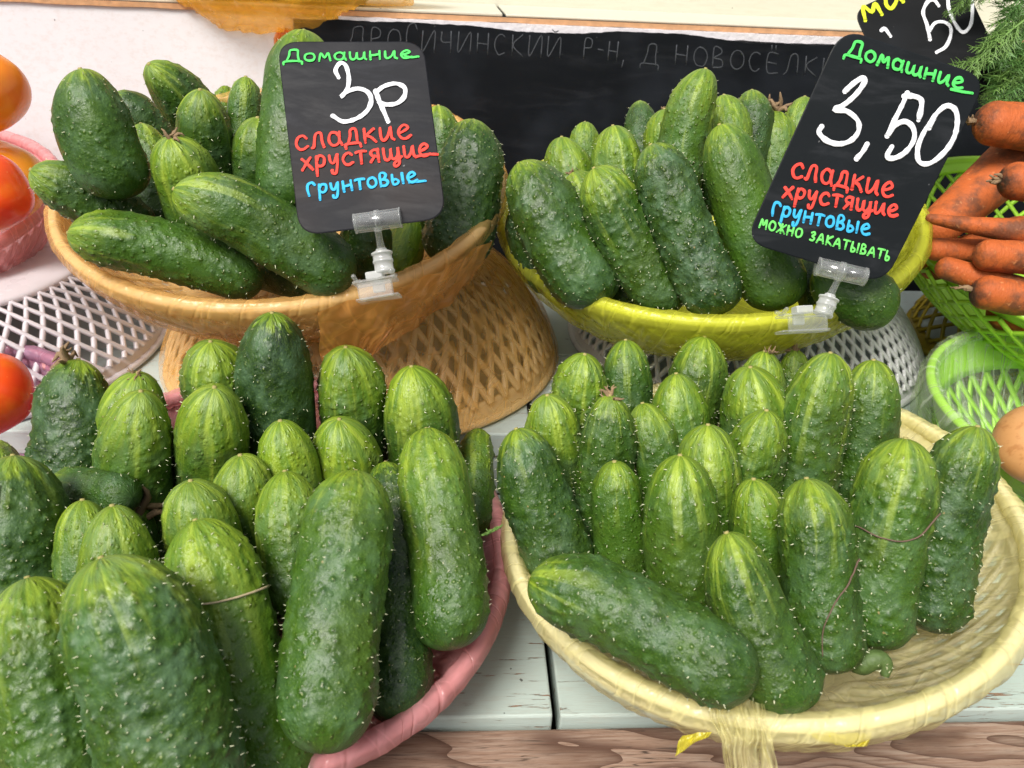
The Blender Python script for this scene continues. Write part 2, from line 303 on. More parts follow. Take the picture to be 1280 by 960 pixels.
# ------------------------------------------------------------------ bowls
def frame(n):
    n = unit(n); a = unit(np.cross([0, 1, 0], n)); b = np.cross(n, a); return np.stack([a, b, n], 1)
def prof(s, R, rb, h):
    a = s*math.pi/2
    return rb+(R-rb)*(.45*np.sin(a)+.55*s), -h*(.45*np.cos(a)+.55*(1-s))
def bowl(name, C, n, R, h, rb, mat, label, cat, N=66, tw=.42, inverted=False, sw=.0022, group=None, rimr=.0032, lip=.006, band=.12):
    root = empty(name, C); M = frame(n); 
    if inverted: M = M@np.diag([1, -1, -1.])
    root.matrix_world = Matrix([[*M[i], C[i]] for i in range(3)]+[[0, 0, 0, 1]]); tag(root, label, cat, group)
    # lattice: two crossing families of thin slats moulded as one wall
    s0, s1 = .06, 1-band; ss = np.linspace(s0, s1, 12); V = []; Q = []; k = 0
    rho, z = prof(ss, R, rb, h); dr, dz = np.gradient(rho), np.gradient(z); nn = np.stack([dz, -dr], 1); nn /= np.linalg.norm(nn, axis=1)[:, None]
    for fam, off in ((1, 0.), (-1, .0005)):
        for i in range(N):
            ph = 2*math.pi*i/N+fam*tw*(ss-s0)
            c, s_ = np.cos(ph), np.sin(ph); P = np.stack([rho*c, rho*s_, z], 1); NN = np.stack([nn[:, 0]*c, nn[:, 0]*s_, nn[:, 1]], 1)
            T = np.gradient(P, axis=0); T /= np.linalg.norm(T, axis=1)[:, None]; B = np.cross(T, NN)
            w_ = sw*(.75+.5*ss)[:, None]; th = .0011
            for (a, b) in ((-1, -.7), (-.5, .9), (.5, .9), (1, -.7)): V.append(P+NN*(off+b*th)+B*a*w_)
            m_ = len(ss)
            for r in range(m_-1):
                for q in range(4):
                    q2 = (q+1) % 4; Q.append([k+q*m_+r, k+q*m_+r+1, k+q2*m_+r+1, k+q2*m_+r])
            k += 4*m_
    fastmesh('lattice_wall', np.vstack(V), np.array(Q), mat, root)
    na = 144; a = np.linspace(0, 2*math.pi, na, endpoint=False)
    def rev(nm, pr, mt=mat):
        pr = np.array(pr); V = np.stack([pr[:, :1]*np.cos(a), pr[:, :1]*np.sin(a), np.repeat(pr[:, 1:], na, 1)], -1).reshape(-1, 3)
        q = grid_quads(len(pr), na); q = np.vstack([q, np.stack([(len(pr)-1)*na+np.arange(na), (len(pr)-1)*na+(np.arange(na)+1) % na, (np.arange(na)+1) % na, np.arange(na)], -1)])
        return fastmesh(nm, V, q, mt, root)
    # rim: band plus rolled lip
    sb = np.linspace(1-band, 1, 5); rr, zz = prof(sb, R-lip*.6, rb, h); out = [(r_+.0011, z_) for r_, z_ in zip(rr, zz)]
    t = np.linspace(-2.6, 2.2, 12); out += [(R-rimr+rimr*math.cos(x), rimr*.8*math.sin(x)) for x in t]
    out += [(r_-.0011, z_) for r_, z_ in zip(rr[::-1], zz[::-1])]; rev('rim', out)
    r0, z0 = prof(np.array([0., .07]), R, rb, h)
    rev('base', [(.002, z0[0]-.0012), (r0[0]*.55, z0[0]-.0012), (r0[0]*.8, z0[0]-.0014), (r0[0]+.001, z0[0]-.001), (r0[1]+.0012, z0[1]), (r0[1]-.0012, z0[1]+.0006), (r0[0]-.001, z0[0]+.0012), (.002, z0[0]+.0012)])
    root['_R'] = R; del root['_R']
    return root
def liner(name, root, R, h, rb, mat, down=.5, ragged=.25, amp=.0016, seed=0, inside=True, crumple=.004, puff=0., loose=.003):
    """thin bag film following a bowl inside, over the rim, and down the outside"""
    na = 300; A = np.linspace(0, 2*math.pi, na, endpoint=False); rows = []
    ins = list(np.linspace(0.02, 1, 26)) if inside else []
    for s in ins: rows.append(('i', s))
    for t in np.linspace(-.9, 2.6, 7) if inside else []: rows.append(('r', t))
    for u in np.linspace(0, 1, 22): rows.append(('o', u))
    V = np.zeros((len(rows), na, 3))
    for j, a in enumerate(A):
        ca, sa = math.cos(a), math.sin(a); dn = down*(1+ragged*mn.noise(Vector((ca*2.2, sa*2.2, seed)))*1.8+ragged*.35*mn.noise(Vector((ca*14, sa*14, seed))))
        dn = min(max(dn, .05), .97)
        fold = abs(mn.noise(Vector((ca*11, sa*11, seed+3))))*1.6+.6*mn.noise(Vector((ca*38, sa*38, seed+5)))
        for i, (k, s) in enumerate(rows):
            if k == 'i':
                r, z = prof(s, R, rb, h); r = float(r)-.0035+0*s; z = float(z)+.002
                if s < .15: r *= s/.15
                f = amp*fold*(.4+s)+crumple*(1-s*.7)*abs(mn.noise(Vector((ca*r*45, sa*r*45, seed+9))))*1.5
                r -= f*.7*s+puff*math.sin(math.pi*s)*.3; z += f*(1-s*.6)+puff*math.sin(math.pi*s)
            elif k == 'r':
                q = .0046+.0009*fold; r = R-.0032-q*math.cos(s)*1.; z = q*math.sin(s)*1.0
            else:
                sp = 1-dn*s; r, z = prof(sp, R, rb, h); r = float(r)+.0028+loose*math.sin(math.pi*min(1, s*1.1))*(.5+fold)+amp*fold; z = float(z)-.0015*(1 if s > 0 else 0)
                if s == 0: r = R+.0022+.0006*fold; z = -.002
            V[i, j] = (r*ca, r*sa, z)
    o = fastmesh(name, V.reshape(-1, 3), grid_quads(len(rows), na), mat, root)
    vv = V.reshape(-1, 3); ang = np.tile(A, len(rows)); rr_ = np.repeat(np.arange(len(rows)), na)/len(rows); tw = ang+rr_*.5
    fa = np.stack([np.cos(tw)*13, np.sin(tw)*13, rr_*3+np.hypot(vv[:, 0], vv[:, 1])*4], -1); q = o.data.attributes.new('film', 'FLOAT_VECTOR', 'POINT'); q.data.foreach_set('vector', fa.astype(np.float32).ravel()); return o

M_OR = plastic_mat('peach_plastic', (.98, .80, .48), .3, .4); M_YG = plastic_mat('yellow_green_plastic', (.72, .74, .07), .3, .3); M_PK = plastic_mat('pink_plastic', (.74, .36, .36))
M_CR = plastic_mat('cream_yellow_plastic', (.92, .86, .64), .3, .25); M_WH = plastic_mat('white_plastic', (.88, .88, .88), .3, .35); M_WL = plastic_mat('white_basket_plastic', (.82, .78, .81), .3, .3)
M_LM = plastic_mat('lime_plastic', (.38, .68, .05)); M_OY = plastic_mat('olive_yellow_plastic', (.38, .27, .015))
F_OR = film_mat('orange_film', (1., .62, .22), .44, tk=.93); F_OI = film_mat('peach_film', (1., .58, .17), .36, tk=.92); F_ORD = film_mat('deep_orange_film', (.98, .46, .12), .46, tk=.7); F_YG = film_mat('yellow_green_film', (.84, .84, .09), .46, tk=.92)
F_PK = film_mat('pink_film', (.90, .46, .46), .60, tk=.9); F_CR = film_mat('cream_yellow_film', (.95, .88, .44), .50, tk=.95); F_KN = film_mat('pale_yellow_film', (.95, .90, .45), .42, tk=.95); F_CL = film_mat('clear_film', (.85, .92, .75), .16, .12, 60., .3)
F_MV = film_mat('mauve_film', (.50, .30, .42), .65)

A_ = np.array
BOWLS = {
 'BL': dict(C=A_([-.150, .4983, .1971]), n=unit([-.001, -.268, 1]), R=.14, h=.066, rb=.075),
 'BR': dict(C=A_([.1253, .526, .1833]), n=unit([-.106, -.200, 1]), R=.14, h=.066, rb=.075),
 'FL': dict(C=A_([-.1162, .3012, .0686]), n=unit([.143, -.200, 1]), R=.12, h=.058, rb=.06),
 'FR': dict(C=A_([.1231, .3193, .0847]), n=unit([-.161, -.062, 1]), R=.125, h=.068, rb=.065),
 'LB': dict(C=A_([.4072, .5378, .165]), n=unit([.054, -.242, 1]), R=.14, h=.06, rb=.08),
 'PB': dict(C=A_([-.4834, .5579, .1534]), n=unit([.04, -.226, 1]), R=.13, h=.06, rb=.075),
}
def mk(k, name, mat, label, **kw):
    b = BOWLS[k]; b['o'] = bowl(name, b['C'], b['n'], b['R'], b['h'], b['rb'], mat, label, 'basket', **kw); return b['o'], b['R'], b['h'], b['rb']
o = mk('BL', 'basket', M_OR, 'peach orange film-lined basket of cucumbers holding the 3 rouble sign, back left'); liner('film_liner', *o, F_OR, .8, .2, .0004, 1, loose=.001)
o = mk('BR', 'basket', M_YG, 'yellow-green film-lined basket of cucumbers below the 3,50 sign'); liner('film_liner', *o, F_YG, .85, .2, .0004, 2, loose=.0015)
o = mk('FL', 'basket', M_PK, 'pink film-lined basket of large cucumbers, front left of the counter'); liner('film_liner', *o, F_PK, .8, .2, .0004, 3, loose=.0015)
o = mk('FR', 'basket', M_CR, 'cream yellow film-lined basket with bare film showing at its right, front right'); liner('film_liner', *o, F_CR, .3, .4, .0006, 4, crumple=.010, loose=.001, puff=.006)
o = mk('LB', 'basket', M_LM, 'bright lime green open lattice basket full of carrots', N=44, sw=.0017, tw=.7)
o = mk('PB', 'basket', M_PK, 'pink film-lined basket of tomatoes at the left edge'); liner('film_liner', *o, F_PK, .85, .2, .001, 6)
def inv(x, y, R, h, rb, mat, label, **kw): return bowl('upturned_basket', A_([x, y, .0533]), A_([0, 0, 1.]), R, h, rb, mat, label, 'basket', inverted=True, **kw), R, h, rb
o = inv(-.1163, .5542, .15, .082, .085, M_OR, 'upturned peach basket wrapped in orange film under the back left basket', N=64, tw=.36, sw=.0026); liner('film_cover', *o, F_OI, .95, .05, .0004, 7, inside=False, loose=.001)
inv(.1916, .6075, .146, .062, .09, M_WH, 'upturned bright white lattice basket under the yellow-green basket', N=80, tw=.36, sw=.0019)
inv(-.419, .5246, .145, .06, .09, M_WL, 'upturned white lattice basket under the pink tomato basket', N=58, tw=.5, sw=.0021)
inv(.4923, .5972, .15, .06, .09, M_OY, 'upturned olive yellow lattice basket under the carrot basket', N=40, tw=.75, sw=.0017)

# ------------------------------------------------------------------ cucumbers
def cuc_geo(L, R, seed, bend, na, ntt, wartk, tap, lump=1.):
    rg = np.random.RandomState(seed); u = np.linspace(0, 1, ntt); s = .5-.5*np.cos(math.pi*u); s = .55*s+.45*u; s[0], s[-1] = 0, 1; z = s*L
    ch, ct = R*rg.uniform(1.45, 1.95), R*rg.uniform(1.0, 1.35)
    r = np.ones(ntt); a = np.clip(z/ch, 0, 1); r *= (1-(1-a)**2.2)**(1/2.0); b = np.clip((L-z)/ct, 0, 1); r *= (1-(1-b)**2.4)**(1/2.1)
    r *= (1-tap*(1-s)**1.2)*(1+.03*np.sin(s*3.1+rg.rand()*6)); r = r/r.max()*R
    th = np.linspace(0, 2*math.pi, na, endpoint=False); TH, Z = np.meshgrid(th, z); RR = np.repeat(r[:, None], na, 1)
    p1, p2 = rg.rand(2)*6.28; ribs = .022*np.cos(3*TH+p1)*lump; nrib = 10
    endk = np.exp(-(s*L/(R*1.4))**2)[:, None]*.012+.005
    ribs = ribs+endk*np.cos(nrib*TH+p2)
    for k in range(6): ribs = ribs+lump*.008*np.cos(rg.randint(1, 5)*TH+rg.rand()*6.28)*np.cos(rg.uniform(1, 5)*Z/R+rg.rand()*6)
    RR = RR*(1+ribs)
    # warts
    nw = int(wartk*L*R/(.1*.018)*250); wt = []
    for _ in range(nw*4):
        if len(wt) >= nw: break
        zz = rg.uniform(.05, .96)*L; tt = rg.uniform(0, 2*math.pi); 
        if all((zz-q[0])**2+((((tt-q[1]+math.pi) % (2*math.pi))-math.pi)*R)**2 > (.0029)**2 for q in wt): wt.append((zz, tt, rg.uniform(.5, 1.)))
    W = np.zeros_like(RR); Wt = A_(wt)
    for zz, tt, k in wt:
        i0, i1 = np.searchsorted(z, zz-.0045), np.searchsorted(z, zz+.0045); dz = Z[i0:i1]-zz; dt = ((TH[i0:i1]-tt+math.pi) % (2*math.pi)-math.pi)*R
        W[i0:i1] = np.maximum(W[i0:i1], k*np.exp(-(dz**2+dt**2)/(2*.00112**2)))
    RR = RR+W*(.00095 if na > 100 else .0008)*(.6+.8*min(wartk, 1.3))*np.clip(RR/R, 0, 1)
    bx = bend*L*4*s*(1-s)+rg.uniform(-.014, .014)*L*np.sin(2*math.pi*s)
    P = np.stack([RR*np.cos(TH)+bx[:, None], RR*np.sin(TH), Z], -1)
    ridge = np.clip(np.cos(nrib*TH+p2+.35*np.sin(Z/R*2+p1)), 0, 1)**9
    col = np.stack([np.repeat(s[:, None], na, 1), ridge, W, np.zeros_like(W)], -1); rest = np.stack([np.cos(TH), np.sin(TH), Z/R], -1)+seed*.37
    # spine sites
    sp = []
    for zz, tt, k in wt:
        i = min(np.searchsorted(z, zz), ntt-2); j = int(round(tt/(2*math.pi)*na)) % na
        c = P[i, j]; ax = A_([bx[i], 0, z[i]]); nrm = unit((c-ax)+A_([0, 0, (-.6 if z[i] < ch*.6 else .6 if z[i] > L-ct*.6 else 0)*R*(1-r[i]/R)])); sp.append((c, nrm, k))
    return P.reshape(-1, 3), grid_quads(ntt, na), col.reshape(-1, 4), rest.reshape(-1, 3), sp

OCT = A_([[1, 0, 0], [0, 1, 0], [-1, 0, 0], [0, -1, 0]], float)
def spines_mesh(sp, rg):
    V = []; Fs = []; k = 0
    for c, n, s in sp:
        if rg.rand() < .22: continue
        t = unit(np.cross(n, [.3, .5, .8])); b = np.cross(n, t); r = rg.uniform(.00013, .00027); hh = rg.uniform(.0004, .0013)
        lean = (t*rg.randn()+b*rg.randn())*.0004
        V += [c+t*r, c+b*r, c-t*r, c-b*r, c+n*hh+lean+t*r*.5, c+n*hh+lean-t*r*.5]
        Fs += [[k, k+1, k+4], [k+1, k+2, k+5, k+4], [k+2, k+3, k+5], [k+3, k, k+4, k+5]]; k += 6
    return V, Fs

def dried_bits(parent, p, d, mat, scale=1., seed=0, name='dried_flower'):
    rg = np.random.RandomState(seed); m = MB(); d = unit(d)
    for i in range(9):
        q = A_(p, float)-d*.002; path = [q]; dd = unit(d+rg.randn(3)*.55)
        for k in range(5): dd = unit(dd+rg.randn(3)*.45); q = q+dd*.0017*scale; path.append(q)
        m.tube(path, A_([1.2, 1.1, .9, .9, .6, .25])*.0009*scale*rg.uniform(.6, 1.2), 5)
    return m.build(name, mat, parent, True)

def make_cucumber(A, B, R, o, seed, label, grp):
    R = R*(.965 if o['w'] > 100 else 1.); L = float(np.linalg.norm(B-A)); ax = (B-A)/L; view = unit((A+B)/2-EYE); X = unit(np.cross(ax, -view)); Y = np.cross(ax, X)
    wpx = o['w']; na, nn = (120, 150) if wpx > 100 else (96, 118) if wpx > 62 else (72, 84)
    V, Q, col, rest, sp = cuc_geo(L, R, seed, o.get('bend', 0.), na, nn, o.get('wart', .8), o.get('tap', .06), o.get('lump', 1.3))
    ob = fastmesh('cucumber', V, Q, M_SKIN); me = ob.data
    ca = me.attributes.new('cuc', 'FLOAT_COLOR', 'POINT'); ca.data.foreach_set('color', col.astype(np.float32).ravel())
    ra = me.attributes.new('rest', 'FLOAT_VECTOR', 'POINT'); ra.data.foreach_set('vector', rest.astype(np.float32).ravel())
    ob.matrix_world = Matrix([[X[i], Y[i], ax[i], A[i]] for i in range(3)]+[[0, 0, 0, 1]])
    ob.color = (o.get('tone', .45), o.get('pale', .28), o.get('stripe', .8), o.get('bloom', .35)); tag(ob, label, 'cucumber', grp)
    rg = np.random.RandomState(seed+5); v, f = spines_mesh(sp, rg)
    if v: s = mesh('spines', v, f, M_SPINE, ob, False); s['kind'] = 'stuff'
    # small corky scar at the blossom end
    m = MB(); m.tube([(0, 0, -.0006), (0, 0, .0012)], [.0009, .0014], 8); m.build('blossom_scar', M_SCAR, ob)
    if 'dry' in o: dried_bits(ob, (o['dry'][0]*R*.3, 0, .0005), (o['dry'][0], o['dry'][1]*.3, -1), M_STALK, o['dry'][2], seed, 'dried_flower')
    ob['_ax'] = 0; del ob['_ax']
    return ob

# every entry: head px, tail px (None = hidden, stands upright in the pile), width px, options
# order = front first; hh/ht = height of head/tail above the rim plane in metres
_hr = random.Random(5)
def H(x, y, wd, lab, **o):
    for k, v in (('bend', _hr.uniform(-.05, .05)), ('tap', _hr.uniform(.03, .16)), ('lump', _hr.uniform(.8, 1.8)), ('lean', (_hr.uniform(-.14, .14), 0))): o.setdefault(k, v)
    return (x, y, None, None, wd, o, lab)
def Fl(x, y, tx, ty, wd, lab, **o): return (x, y, tx, ty, wd, o, lab)
C_ = {}
C_['BL'] = [
 Fl(217, 236, 441, 352, 84, 'cucumber with long cream streaks lying diagonally over others just left of the 3 rouble sign', hh=.045, ht=.012, tone=.42, pale=.22, stripe=1., bloom=.45, bend=-.04, wart=.6),
 Fl(85, 291, 330, 352, 74, 'long glossy cucumber lying along the front rim of the peach basket', hh=.018, ht=.0, tone=.50, pale=.22, stripe=.8, bloom=.15, bend=-.035, wart=.9, hy=0),
 Fl(100, 86, 160, 248, 92, 'large curved dark cucumber standing at the top left of the back left pile', hh=.085, ht=.045, tone=.42, pale=.12, bloom=.5, bend=.05, tap=.1, wart=.6),
 Fl(380, 38, 366, 272, 96, 'tall cucumber half hidden behind the left edge of the 3 rouble sign', hh=.10, ht=.02, tone=.55, pale=.14, stripe=.5, wart=.4, tap=.05, bloom=.3, dmin=(.405, .415)),
 Fl(38, 212, 190, 300, 70, 'cucumber poking out leftwards below the large curved one in the peach basket', hh=.05, ht=.0, tone=.40, pale=.2, bend=-.03, bloom=.4, wart=1.1, tap=.1),
 Fl(212, 172, 268, 320, 76, 'yellow-tipped cucumber with a dried flower in the middle of the back left pile', hh=.06, ht=.0, tone=.62, pale=.42, stripe=.9, bloom=.3, dry=(-.2, .2, 1.), wart=.6),
 Fl(322, 147, 332, 262, 74, 'striped cucumber directly left of the tall one behind the 3 rouble sign', hh=.06, ht=.0, tone=.42, pale=.3, stripe=1., wart=.9),
 Fl(592, 150, 566, 334, 88, 'big dark rough cucumber at the right end of the peach basket', hh=.05, ht=.004, tone=.25, pale=.1, stripe=.3, bend=-.03, wart=1.5, bloom=.2, tap=.12, dmin=(.475, .475)),
 Fl(548, 132, 556, 300, 62, 'cucumber emerging behind the right edge of the 3 rouble sign', hh=.05, ht=-.01, tone=.45, pale=.2, wart=1.2),
 Fl(492, 352, 530, 232, 50, 'overripe yellow-green cucumber with brown spots by the left sign clip', hh=.0, ht=.0, tone=1., pale=4., stripe=.3, bloom=.0, wart=.3, dmin=(.405, .425)),
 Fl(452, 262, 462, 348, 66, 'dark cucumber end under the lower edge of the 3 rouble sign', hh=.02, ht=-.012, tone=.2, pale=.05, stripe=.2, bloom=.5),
 H(250, 112, 70, 'dark striped cucumber head with a round top between two others behind the dried flower', hh=.07, tone=.38, pale=.15, stripe=.8, lean=(.1, 0), wart=.6),
 Fl(186, 80, 270, 170, 66, 'dark cucumber tilted rightwards, topmost against the white riser', hh=.10, ht=.03, tone=.40, pale=.18, stripe=.8, tap=.12, lump=1.6),
 H(307, 96, 46, 'small bright cucumber tip highest left of the 3 rouble sign', hh=.08, tone=.55, pale=.25, stripe=1.),
 H(284, 110, 28, 'tiny yellow cucumber tip peeking between two heads near the white riser', hh=.075, tone=.8, pale=.5, ln=2.5),
 H(176, 155, 56, 'yellow-green cucumber tip tucked right of the large curved cucumber', hh=.06, tone=.55, pale=.35, lean=(.15, 0), wart=1.1),
 Fl(140, 118, 215, 185, 54, 'dark cucumber shoulder showing behind the large curved one', hh=.06, ht=.02, tone=.25, pale=.08, stripe=.3),
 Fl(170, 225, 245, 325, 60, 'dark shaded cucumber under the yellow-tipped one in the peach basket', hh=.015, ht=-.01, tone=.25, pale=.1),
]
C_['BL'].append(Fl(290, 318, 420, 366, 56, 'dark filler cucumber added in the gap under the diagonal one, above the peach rim', hh=.0, ht=-.012, tone=.2, pale=.05, stripe=.2, dmin=(.43, .425)))  # added filler, toned dark to stand for shade over the lit bowl base
C_['BR'] = [
 Fl(899, 156, 980, 386, 84, 'largest glossy cucumber leaning beside the left edge of the 3,50 sign', hh=.07, ht=.004, tone=.58, pale=.12, stripe=.35, bloom=.2, bend=.02, wart=.35, tap=.12),
 Fl(813, 181, 905, 392, 74, 'dark bluish very warty cucumber left of the largest glossy one', hh=.065, ht=.002, tone=.22, pale=.1, stripe=.4, bloom=.6, wart=1.5, bend=.02, tap=.12),
 Fl(742, 210, 842, 390, 74, 'mid green warty cucumber, second from the left along the yellow-green rim', hh=.055, ht=.0, tone=.42, pale=.22, stripe=.8, bloom=.3, wart=1.5, bend=.03, tap=.08),
 Fl(648, 204, 756, 380, 88, 'cucumber at the far left end of the yellow-green basket', hh=.045, ht=.002, tone=.38, pale=.14, stripe=.3, bloom=.45, wart=1.2, bend=.03, tap=.1),
 Fl(1018, 338, 1116, 396, 78, 'cucumber end hanging over the rim below the 3,50 sign', hh=.03, ht=.012, tone=.40, pale=.05, stripe=.2, bloom=.2, wart=.4, tap=.0, dmin=(.43, .425)),
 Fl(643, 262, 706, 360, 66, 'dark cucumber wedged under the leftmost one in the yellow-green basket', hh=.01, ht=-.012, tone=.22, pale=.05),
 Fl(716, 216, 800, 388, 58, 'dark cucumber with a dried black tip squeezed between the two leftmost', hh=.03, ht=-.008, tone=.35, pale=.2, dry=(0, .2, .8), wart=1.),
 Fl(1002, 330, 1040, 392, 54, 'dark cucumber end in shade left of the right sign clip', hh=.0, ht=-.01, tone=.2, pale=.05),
 H(702, 171, 68, 'round yellow-striped cucumber head at the left of the back right pile', hh=.045, tone=.55, pale=.4, stripe=1.),
 H(766, 157, 70, 'broad streaky cucumber head second in the back right pile', hh=.05, tone=.55, pale=.35, stripe=1., lean=(.25, 0)),
 H(731, 153, 38, 'small pale cucumber head above the two leftmost striped heads', hh=.06, tone=.6, pale=.45),
 H(831, 136, 58, 'pale yellow striped cucumber head with a brown pointed tip', hh=.06, tone=.75, pale=.8, stripe=1., dry=(0, .1, .6)),
 H(800, 127, 50, 'dark smooth cucumber head beside the pale pointed one', hh=.06, tone=.25, pale=.1, stripe=.3),
 H(905, 119, 60, 'bright striped cucumber head below the topmost one', hh=.06, tone=.6, pale=.45, stripe=1.),
 H(882, 86, 64, 'topmost bright striped cucumber against the blackboard', hh=.09, tone=.6, pale=.45, stripe=1., lean=(-.15, 0)),
 H(940, 113, 48, 'dark cucumber head between two bright striped ones', hh=.06, tone=.3, pale=.2),
 H(971, 139, 58, 'striped cucumber head topped by a big dried brown flower', hh=.06, tone=.55, pale=.45, stripe=1., dry=(-.1, .2, 1.8)),
 H(1006, 121, 52, 'pale cucumber head just left of the 3,50 sign', hh=.06, tone=.7, pale=.5),
 H(857, 172, 48, 'short yellow-green cucumber head between the warty one and the largest', hh=.045, tone=.7, pale=.5),
 H(792, 211, 54, 'pale cucumber tip in the gap behind the dark bluish one', hh=.03, tone=.8, pale=.6),
 H(948, 180, 44, 'pale cucumber tip showing right of the largest glossy one', hh=.04, tone=.7, pale=.5),
 H(992, 178, 46, 'shaded cucumber head touching the left edge of the 3,50 sign', hh=.04, tone=.5, pale=.4),
 H(868, 200, 50, 'yellowish cucumber low in the gap beside the largest one', hh=.03, tone=.7, pale=.5),
 H(726, 196, 50, 'green cucumber tip low between the two leftmost striped heads', hh=.03, tone=.5, pale=.3),
]
C_['FL'] = [
 Fl(445, 589, 402, 943, 122, 'largest upright cucumber in front centre of the pink basket', hh=.06, ht=.0, tone=.52, pale=.18, stripe=.6, bloom=.40, wart=.9, bend=.01, tap=.03),
 Fl(126, 697, 262, 1085, 172, 'biggest closest cucumber at the bottom left, matt and densely warty', hh=.06, ht=.015, tone=.40, pale=.13, stripe=.8, bloom=.7, wart=1.3, bend=-.02, tap=.02),
 Fl(244, 650, 362, 1000, 118, 'yellow-green mottled cucumber with a dry root hair round its middle', hh=.05, ht=-.0, tone=.78, pale=.38, stripe=.5, bloom=.15, wart=.8, bend=.02, tap=.04),
 Fl(34, 722, 100, 1060, 142, 'knobbly glossy cucumber cut by the bottom left corner of the photo', hh=.05, ht=.0, tone=.50, pale=.26, stripe=.7, bloom=.4, wart=1.4, lump=1.5, tap=.05),
 Fl(533, 536, 566, 813, 92, 'pale-topped cucumber, rightmost tall one in the pink basket', hh=.05, ht=.0, tone=.55, pale=.42, stripe=.6, bloom=.2, wart=1., bend=-.02, tap=.1),
 Fl(482, 578, 500, 906, 86, 'very dark narrow cucumber between the largest upright one and the pale-topped one', hh=.04, ht=-.006, tone=.18, pale=.08, stripe=.2, bloom=.15, wart=.9, bend=-.02),
 Fl(-5, 800, 25, 1010, 90, 'dark green cucumber cut by the left edge at the very bottom', hh=.02, ht=-.01, tone=.30, pale=.05, stripe=.1),
 Fl(598, 538, 592, 668, 46, 'thin yellow-green cucumber behind the pale-topped one at the right', hh=.025, ht=-.03, tone=.65, pale=.45, stripe=.9),
 H(140, 632, 96, 'bright rounded cucumber head behind the biggest closest one', hh=.045, tone=.58, pale=.45, stripe=.7, ln=2.0),
 H(238, 601, 92, 'striped cucumber head with a pale tip behind the mottled one', hh=.045, tone=.55, pale=.35, stripe=1.),
 H(103, 625, 80, 'bright cucumber head tucked left of the rounded one', hh=.03, tone=.6, pale=.4, stripe=.7),
 H(16, 569, 124, 'broad dark cucumber with a pale scratch at the left edge', hh=.05, tone=.34, pale=.10, stripe=.3, bloom=.5, wart=1.),
 H(356, 589, 86, 'cucumber head with two dark blemish spots behind the largest upright one', hh=.045, tone=.55, pale=.45, stripe=.9, lean=(.1, 0)),
 Fl(390, 636, 372, 790, 66, 'dull green cucumber squeezed against the left side of the largest one', hh=.02, ht=-.02, tone=.42, pale=.2, bloom=.5),
 H(300, 569, 84, 'striped cucumber head leaning right in the centre of the pink basket', hh=.045, tone=.5, pale=.35, stripe=1., lean=(.25, 0)),
 H(324, 668, 62, 'low green cucumber head behind the mottled one', hh=.02, tone=.5, pale=.25),
 H(198, 700, 66, 'low shaded cucumber head right of the biggest closest one', hh=.015, tone=.4, pale=.2),
 Fl(70, 603, 165, 622, 52, 'small cucumber lying crosswise with its tip to the left', hh=.02, ht=.01, tone=.42, pale=.35, stripe=.6),
 H(166, 634, 56, 'cucumber showing only a big brown dried flower between two heads', hh=.02, tone=.3, pale=.1, dry=(.1, .3, 2.2), ln=2.),
 H(350, 526, 76, 'palest yellow small cucumber head in the middle row', hh=.045, tone=.9, pale=.9, stripe=.7, lean=(.2, 0), wart=.5),
 H(424, 524, 88, 'pale bright cucumber head beside the palest one', hh=.045, tone=.75, pale=.6, stripe=.9),
 H(176, 489, 96, 'tall light warty cucumber with a cream tip in the left back row', hh=.05, tone=.55, pale=.3, stripe=.7, bloom=.3, wart=1.2, ln=2.4),
 H(268, 484, 94, 'boldly striped cucumber in the back row left of the tall dark one', hh=.05, tone=.42, pale=.35, stripe=1., bloom=.3),
 H(514, 458, 90, 'dark green cucumber with streaked top, rightmost of the back row', hh=.05, tone=.38, pale=.28, stripe=.9, bloom=.1),
 H(172, 466, 80, 'cucumber with a dry tip hidden behind the tall light warty one', hh=.05, tone=.6, pale=.4, dry=(0, .2, .8)),
 H(98, 449, 100, 'dark warty cucumber with a dried stalk at the far left of the back row', hh=.05, tone=.25, pale=.1, stripe=.3, bloom=.5, wart=1.4, lean=(-.22, 0), dry=(.9, .2, 1.5), ln=2.2),
 H(432, 434, 84, 'streaked cucumber with a withered leaf at its left, back row', hh=.06, tone=.45, pale=.35, stripe=1., bloom=.4, wart=1.1),
 H(340, 391, 98, 'tall dark smooth cucumber, highest in the pink basket', hh=.085, tone=.16, pale=.05, stripe=.15, bloom=.55, wart=.6, ln=2.6),
 H(263, 427, 84, 'rough green cucumber left of the tall dark smooth one', hh=.055, tone=.45, pale=.25, stripe=.8, bloom=.2, wart=1.5),
 H(-8, 556, 60, 'light green cucumber tip cut by the left edge above the broad dark one', hh=.03, tone=.6, pale=.3),
]
